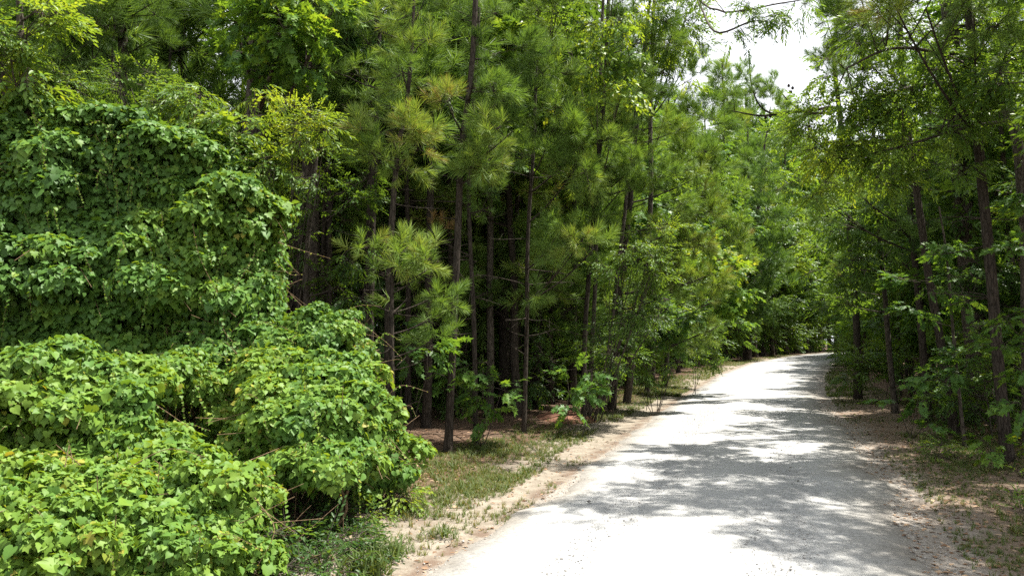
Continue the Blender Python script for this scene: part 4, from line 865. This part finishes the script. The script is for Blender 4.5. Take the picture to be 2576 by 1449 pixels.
# ------------------------------------------------------------------ verge grass, litter, stones
def blade_tuft(n, h, seed):
    r = np.random.default_rng(seed); b = Buf()
    a = r.uniform(0, 6.28, n); base = np.c_[r.normal(0, .02, n), r.normal(0, .02, n), np.zeros(n)]
    l = h * r.uniform(.5, 1.15, n); lean = r.uniform(.15, .9, n)
    D = np.c_[np.cos(a) * lean, np.sin(a) * lean, np.ones(n)]; D = norm(D)
    X = np.c_[-np.sin(a), np.cos(a), 0 * a] * .004
    mid = base + D * (l * .55)[:, None]; tip = base + D * l[:, None] + np.c_[np.cos(a) * l * .25, np.sin(a) * l * .25, -l * .18]
    V = np.stack([base - X, base + X, mid + X * .8, mid - X * .8, tip], 1).reshape(-1, 3); o = np.arange(n)[:, None] * 5
    F = np.concatenate([o + [0, 1, 2], o + [0, 2, 3], o + [3, 2, 4]])
    V = V[:, [0, 2, 1]]                                  # grow along +Y like the other pieces
    return V, F, np.repeat(r.normal(0, .15, n), 5)
GT = [blade_tuft(10, .11, i) for i in range(5)]
def scatter_ground(n, side, y0, y1, o0, o1, dens_noise=None, thr=0.0):
    y = y0 + (y1 - y0) * rng.random(n) ** 1.6; off = rng.uniform(o0, o1, n)
    x = XL(y) - off if side < 0 else XR(y) + off
    p = np.c_[x, y, 0 * x]
    if dens_noise: p = p[noise(p, dens_noise, 1) + rng.normal(0, .25, n) > thr]
    p[:, 2] = ground_z(p[:, 0], p[:, 1]) - .004
    return p
def up_dir(n, s=.12): return norm(np.array([0, 0, 1.0]) + rng.normal(0, s, (n, 3)))
gb = Buf()
for args in [(-1, 8.4, 30, .8, 2.7, 1.4, -.1, 9000, .62, .5), (-1, 6.0, 11, .6, 1.5, 1.8, .25, 2600, .6, .55), (-1, 7, 24, .7, 2.3, 1.8, .1, 3500, 1.0, .45), (-1, 5.4, 14, .1, 2.0, 2.2, .25, 2600, .7, .6), (-1, 25, 100, .3, 2.4, .8, -.3, 5000, 1.3, .5),
             (1, 4.6, 26, .35, 3.0, 1.3, .0, 12000, .5, .4), (1, 25, 90, .3, 2.4, .8, -.2, 4000, 1.2, .4), (1, 7, 20, 1.0, 3.4, 1.1, .2, 3000, .9, .45)]:
    sd, y0, y1, o0, o1, dn, th, n, s, ti = args
    p = scatter_ground(n, sd, y0, y1, o0, o1, dn, th); m = len(p)
    place_any(gb, GT, p, up_dir(m), norm(rng.normal(size=(m, 3))), s * rng.uniform(.5, 1.3, m), ti + rng.normal(0, .15, m))
o = obj('verge_grass', to_mesh('verge_grass', gb, M['grass'])); tag(o, 'thin patchy grass growing along both sandy verges', 'grass', kind='stuff')
def grass_clump(label, c, n, s):
    b = Buf(); p = np.c_[rng.normal(0, .10, n), rng.normal(0, .07, n), np.zeros(n)]
    place_any(b, GT, p, up_dir(n, .3), norm(rng.normal(size=(n, 3))), s * rng.uniform(.6, 1.2, n), .3 + rng.normal(0, .12, n))
    q = obj('grass_clump', to_mesh('grass_clump', b, M['grass']), None, (c[0], c[1], 0)); tag(q, label, 'grass clump', 'grass clumps by the vines')
grass_clump('tall shaded grass clump at the bottom edge under the dark bush', G(912, 1440), 34, 2.0)
grass_clump('grass clump on the sand by the bottom edge, right of the shaded clump', G(985, 1400), 22, 1.8)
grass_clump('small grass clump in the middle of the pale sandy verge', G(1110, 1345), 12, 1.3)

lb = Buf()
for sd, y0, y1, o0, o1, n in [(1, 5, 24, -.1, 3.6, 7000), (-1, 9, 26, 1.6, 4.5, 3500), (-1, 5.5, 14, .0, 2.0, 900)]:
    p = scatter_ground(n, sd, y0, y1, o0, o1); p[:, 2] += .006; m = len(p)
    a = rng.uniform(0, 6.28, m); Y = np.c_[np.cos(a), np.sin(a), rng.normal(0, .15, m)]
    place_any(lb, [L_QUAD, L_NARROW], p, Y, norm(np.array([0, 0, 1.0]) + rng.normal(0, .25, (m, 3))), rng.uniform(.03, .085, m), rng.uniform(0, 1, m))
o = obj('leaf_litter', to_mesh('leaf_litter', lb, M['litter'])); tag(o, 'dry brown leaves and straw scattered along the verges', 'leaf litter', kind='stuff')

def pebble(seed):
    r = np.random.default_rng(seed)
    v = norm(np.array([[1, 0, 0], [-1, 0, 0], [0, 1, 0], [0, -1, 0], [0, 0, 1], [0, 0, -1], [.7, .7, .4], [-.7, .6, .4]], float)) * r.uniform(.7, 1.2, (8, 1)) * np.array([1, .8, .55])
    F = np.array([[0, 6, 4], [6, 2, 4], [2, 7, 4], [7, 1, 4], [1, 3, 4], [3, 0, 4], [2, 0, 5], [1, 2, 5], [3, 1, 5], [0, 3, 5], [0, 2, 6], [2, 1, 7]])
    return v, F, np.zeros(8)
PB = [pebble(i) for i in range(5)]
sb = Buf(); n = 9000
y = 4.8 + 17 * rng.random(n) ** 1.7; u = rng.random(n); x = XL(y) + (XR(y) - XL(y)) * (u * 1.12 - .06)
p = np.c_[x, y, np.full(n, .0) + .05 * np.sin(np.pi * np.clip(u * 1.12 - .06, 0, 1)) ** .8 - .006]
place_any(sb, PB, p, norm(rng.normal(size=(n, 3)) * [1, 1, .1]), np.repeat([[0, 0, 1.0]], n, 0), rng.uniform(.004, .012, n) * (1 + (rng.random(n) < .04)), rng.beta(2, 2, n))
o = obj('road_gravel', to_mesh('road_gravel', sb, M['stone'])); tag(o, 'loose small stones scattered over the pale road', 'gravel', kind='stuff')
bb = Buf(); place(bb, PB[1], np.array([[0, 0, .02]]), np.array([[1., .2, 0]]), np.array([[0, 0, 1.]]), np.array([.035]), np.array([0.0]))
g = G(1482, 1273); o = obj('stone', to_mesh('stone', bb, M['stone']), None, (g[0], g[1], .035)); tag(o, 'single dark stone lying alone on the pale road', 'stone')

# bare twigs by the vines
tw = Buf(); core = G(560, 1446) + [-.4, .2, .05]; tube(tw, smooth_line([core, core + [.5, 0, .12], core + [1.0, -.1, .05]], 10), .007, 5); f = G(560, 1446) + [0, .2, 0]
for _ in range(26):
    a = f + np.array([rng.normal(0, .35), rng.normal(0, .15), .02]); e = a + np.array([rng.normal(.1, .3), rng.normal(0, .15), rng.uniform(.1, .4)])
    tube(tw, bez(a, (a + e) / 2 + rng.normal(0, .06, 3), e, 6), np.linspace(.006, .002, 6), 4)
o = obj('dry_brush', to_mesh('dry_brush', tw, M['twig'])); tag(o, 'tangle of bare dry twigs under the bottom left vines', 'brush')

M['cone'] = tint_mat('pine_cone', [(0, (.035, .024, .018)), (1, (.07, .05, .035))])
for (px, py) in [(1984, 216), (1994, 222), (1990, 232), (1926, 296), (1938, 293)]:
    cb = Buf(); p = P(px, py, 23.15); zz = np.linspace(-1, 1, 7); rr = np.sqrt(np.maximum(0, 1 - zz ** 2)) * (1 - .18 * zz)
    tube(cb, np.c_[zz * 0, zz * .012, zz * .06], np.maximum(rr * .042 * (1 + .12 * (np.arange(7) % 2)), .004), 8, .08)
    o = obj('cone', to_mesh('cone', cb, M['cone'], (0, 0, 0), False), gap_pine); o.location = tuple(float(v) for v in (p - np.array(gap_pine.location)))
fb = Buf(); a, c = G(1470, 1020), G(1525, 1046); a[2] = .16; c[2] = .10
tube(fb, smooth_line([a, (a + c) / 2 + [0, .05, .03], c], 12), .013, 6); sticks(fb, [(a + c) / 2 + [0, .05, .03]], [(a + c) / 2 + [.25, -.1, .12]], .007, .003)
o = obj('fallen_branch', to_mesh('fallen_branch', fb, M['twig'])); tag(o, 'pale fallen branch lying on the left verge by the red dirt', 'branch')
dm = Buf(); gx, gy = np.meshgrid(np.linspace(-1, 1, 33), np.linspace(-1, 1, 33)); g0 = G(1425, 1058); rr = np.hypot(gx, gy)
X, Y = g0[0] + gx * .75, g0[1] + gy * 1.1
Zm = ground_z(X.ravel(), Y.ravel()).reshape(X.shape) - .03 + (.17 + .04 * noise(np.stack([X, Y, 0 * X], -1), 4.0) + .02 * noise(np.stack([X, Y, 0 * X], -1), 13.0, 1)) * np.clip(1 - rr ** 2, 0, 1)
i = (np.arange(32)[:, None] * 33 + np.arange(32)[None]).ravel()
dm.add(np.stack([X, Y, Zm], -1), np.concatenate([np.stack([i, i + 1, i + 34], -1), np.stack([i, i + 34, i + 33], -1)]), np.clip(.5 + .3 * noise(np.stack([X, Y, 0 * X], -1), 9.0, 2), 0, 1))
M['red_dirt'] = tint_mat('red_dirt', [(0, (.10, .045, .028)), (1, (.17, .085, .055))], .95)
o = obj('dirt_patch', to_mesh('dirt_patch', dm, M['red_dirt'], smooth=True)); tag(o, 'low bare patch of reddish dirt on the left verge', 'dirt', kind='structure')
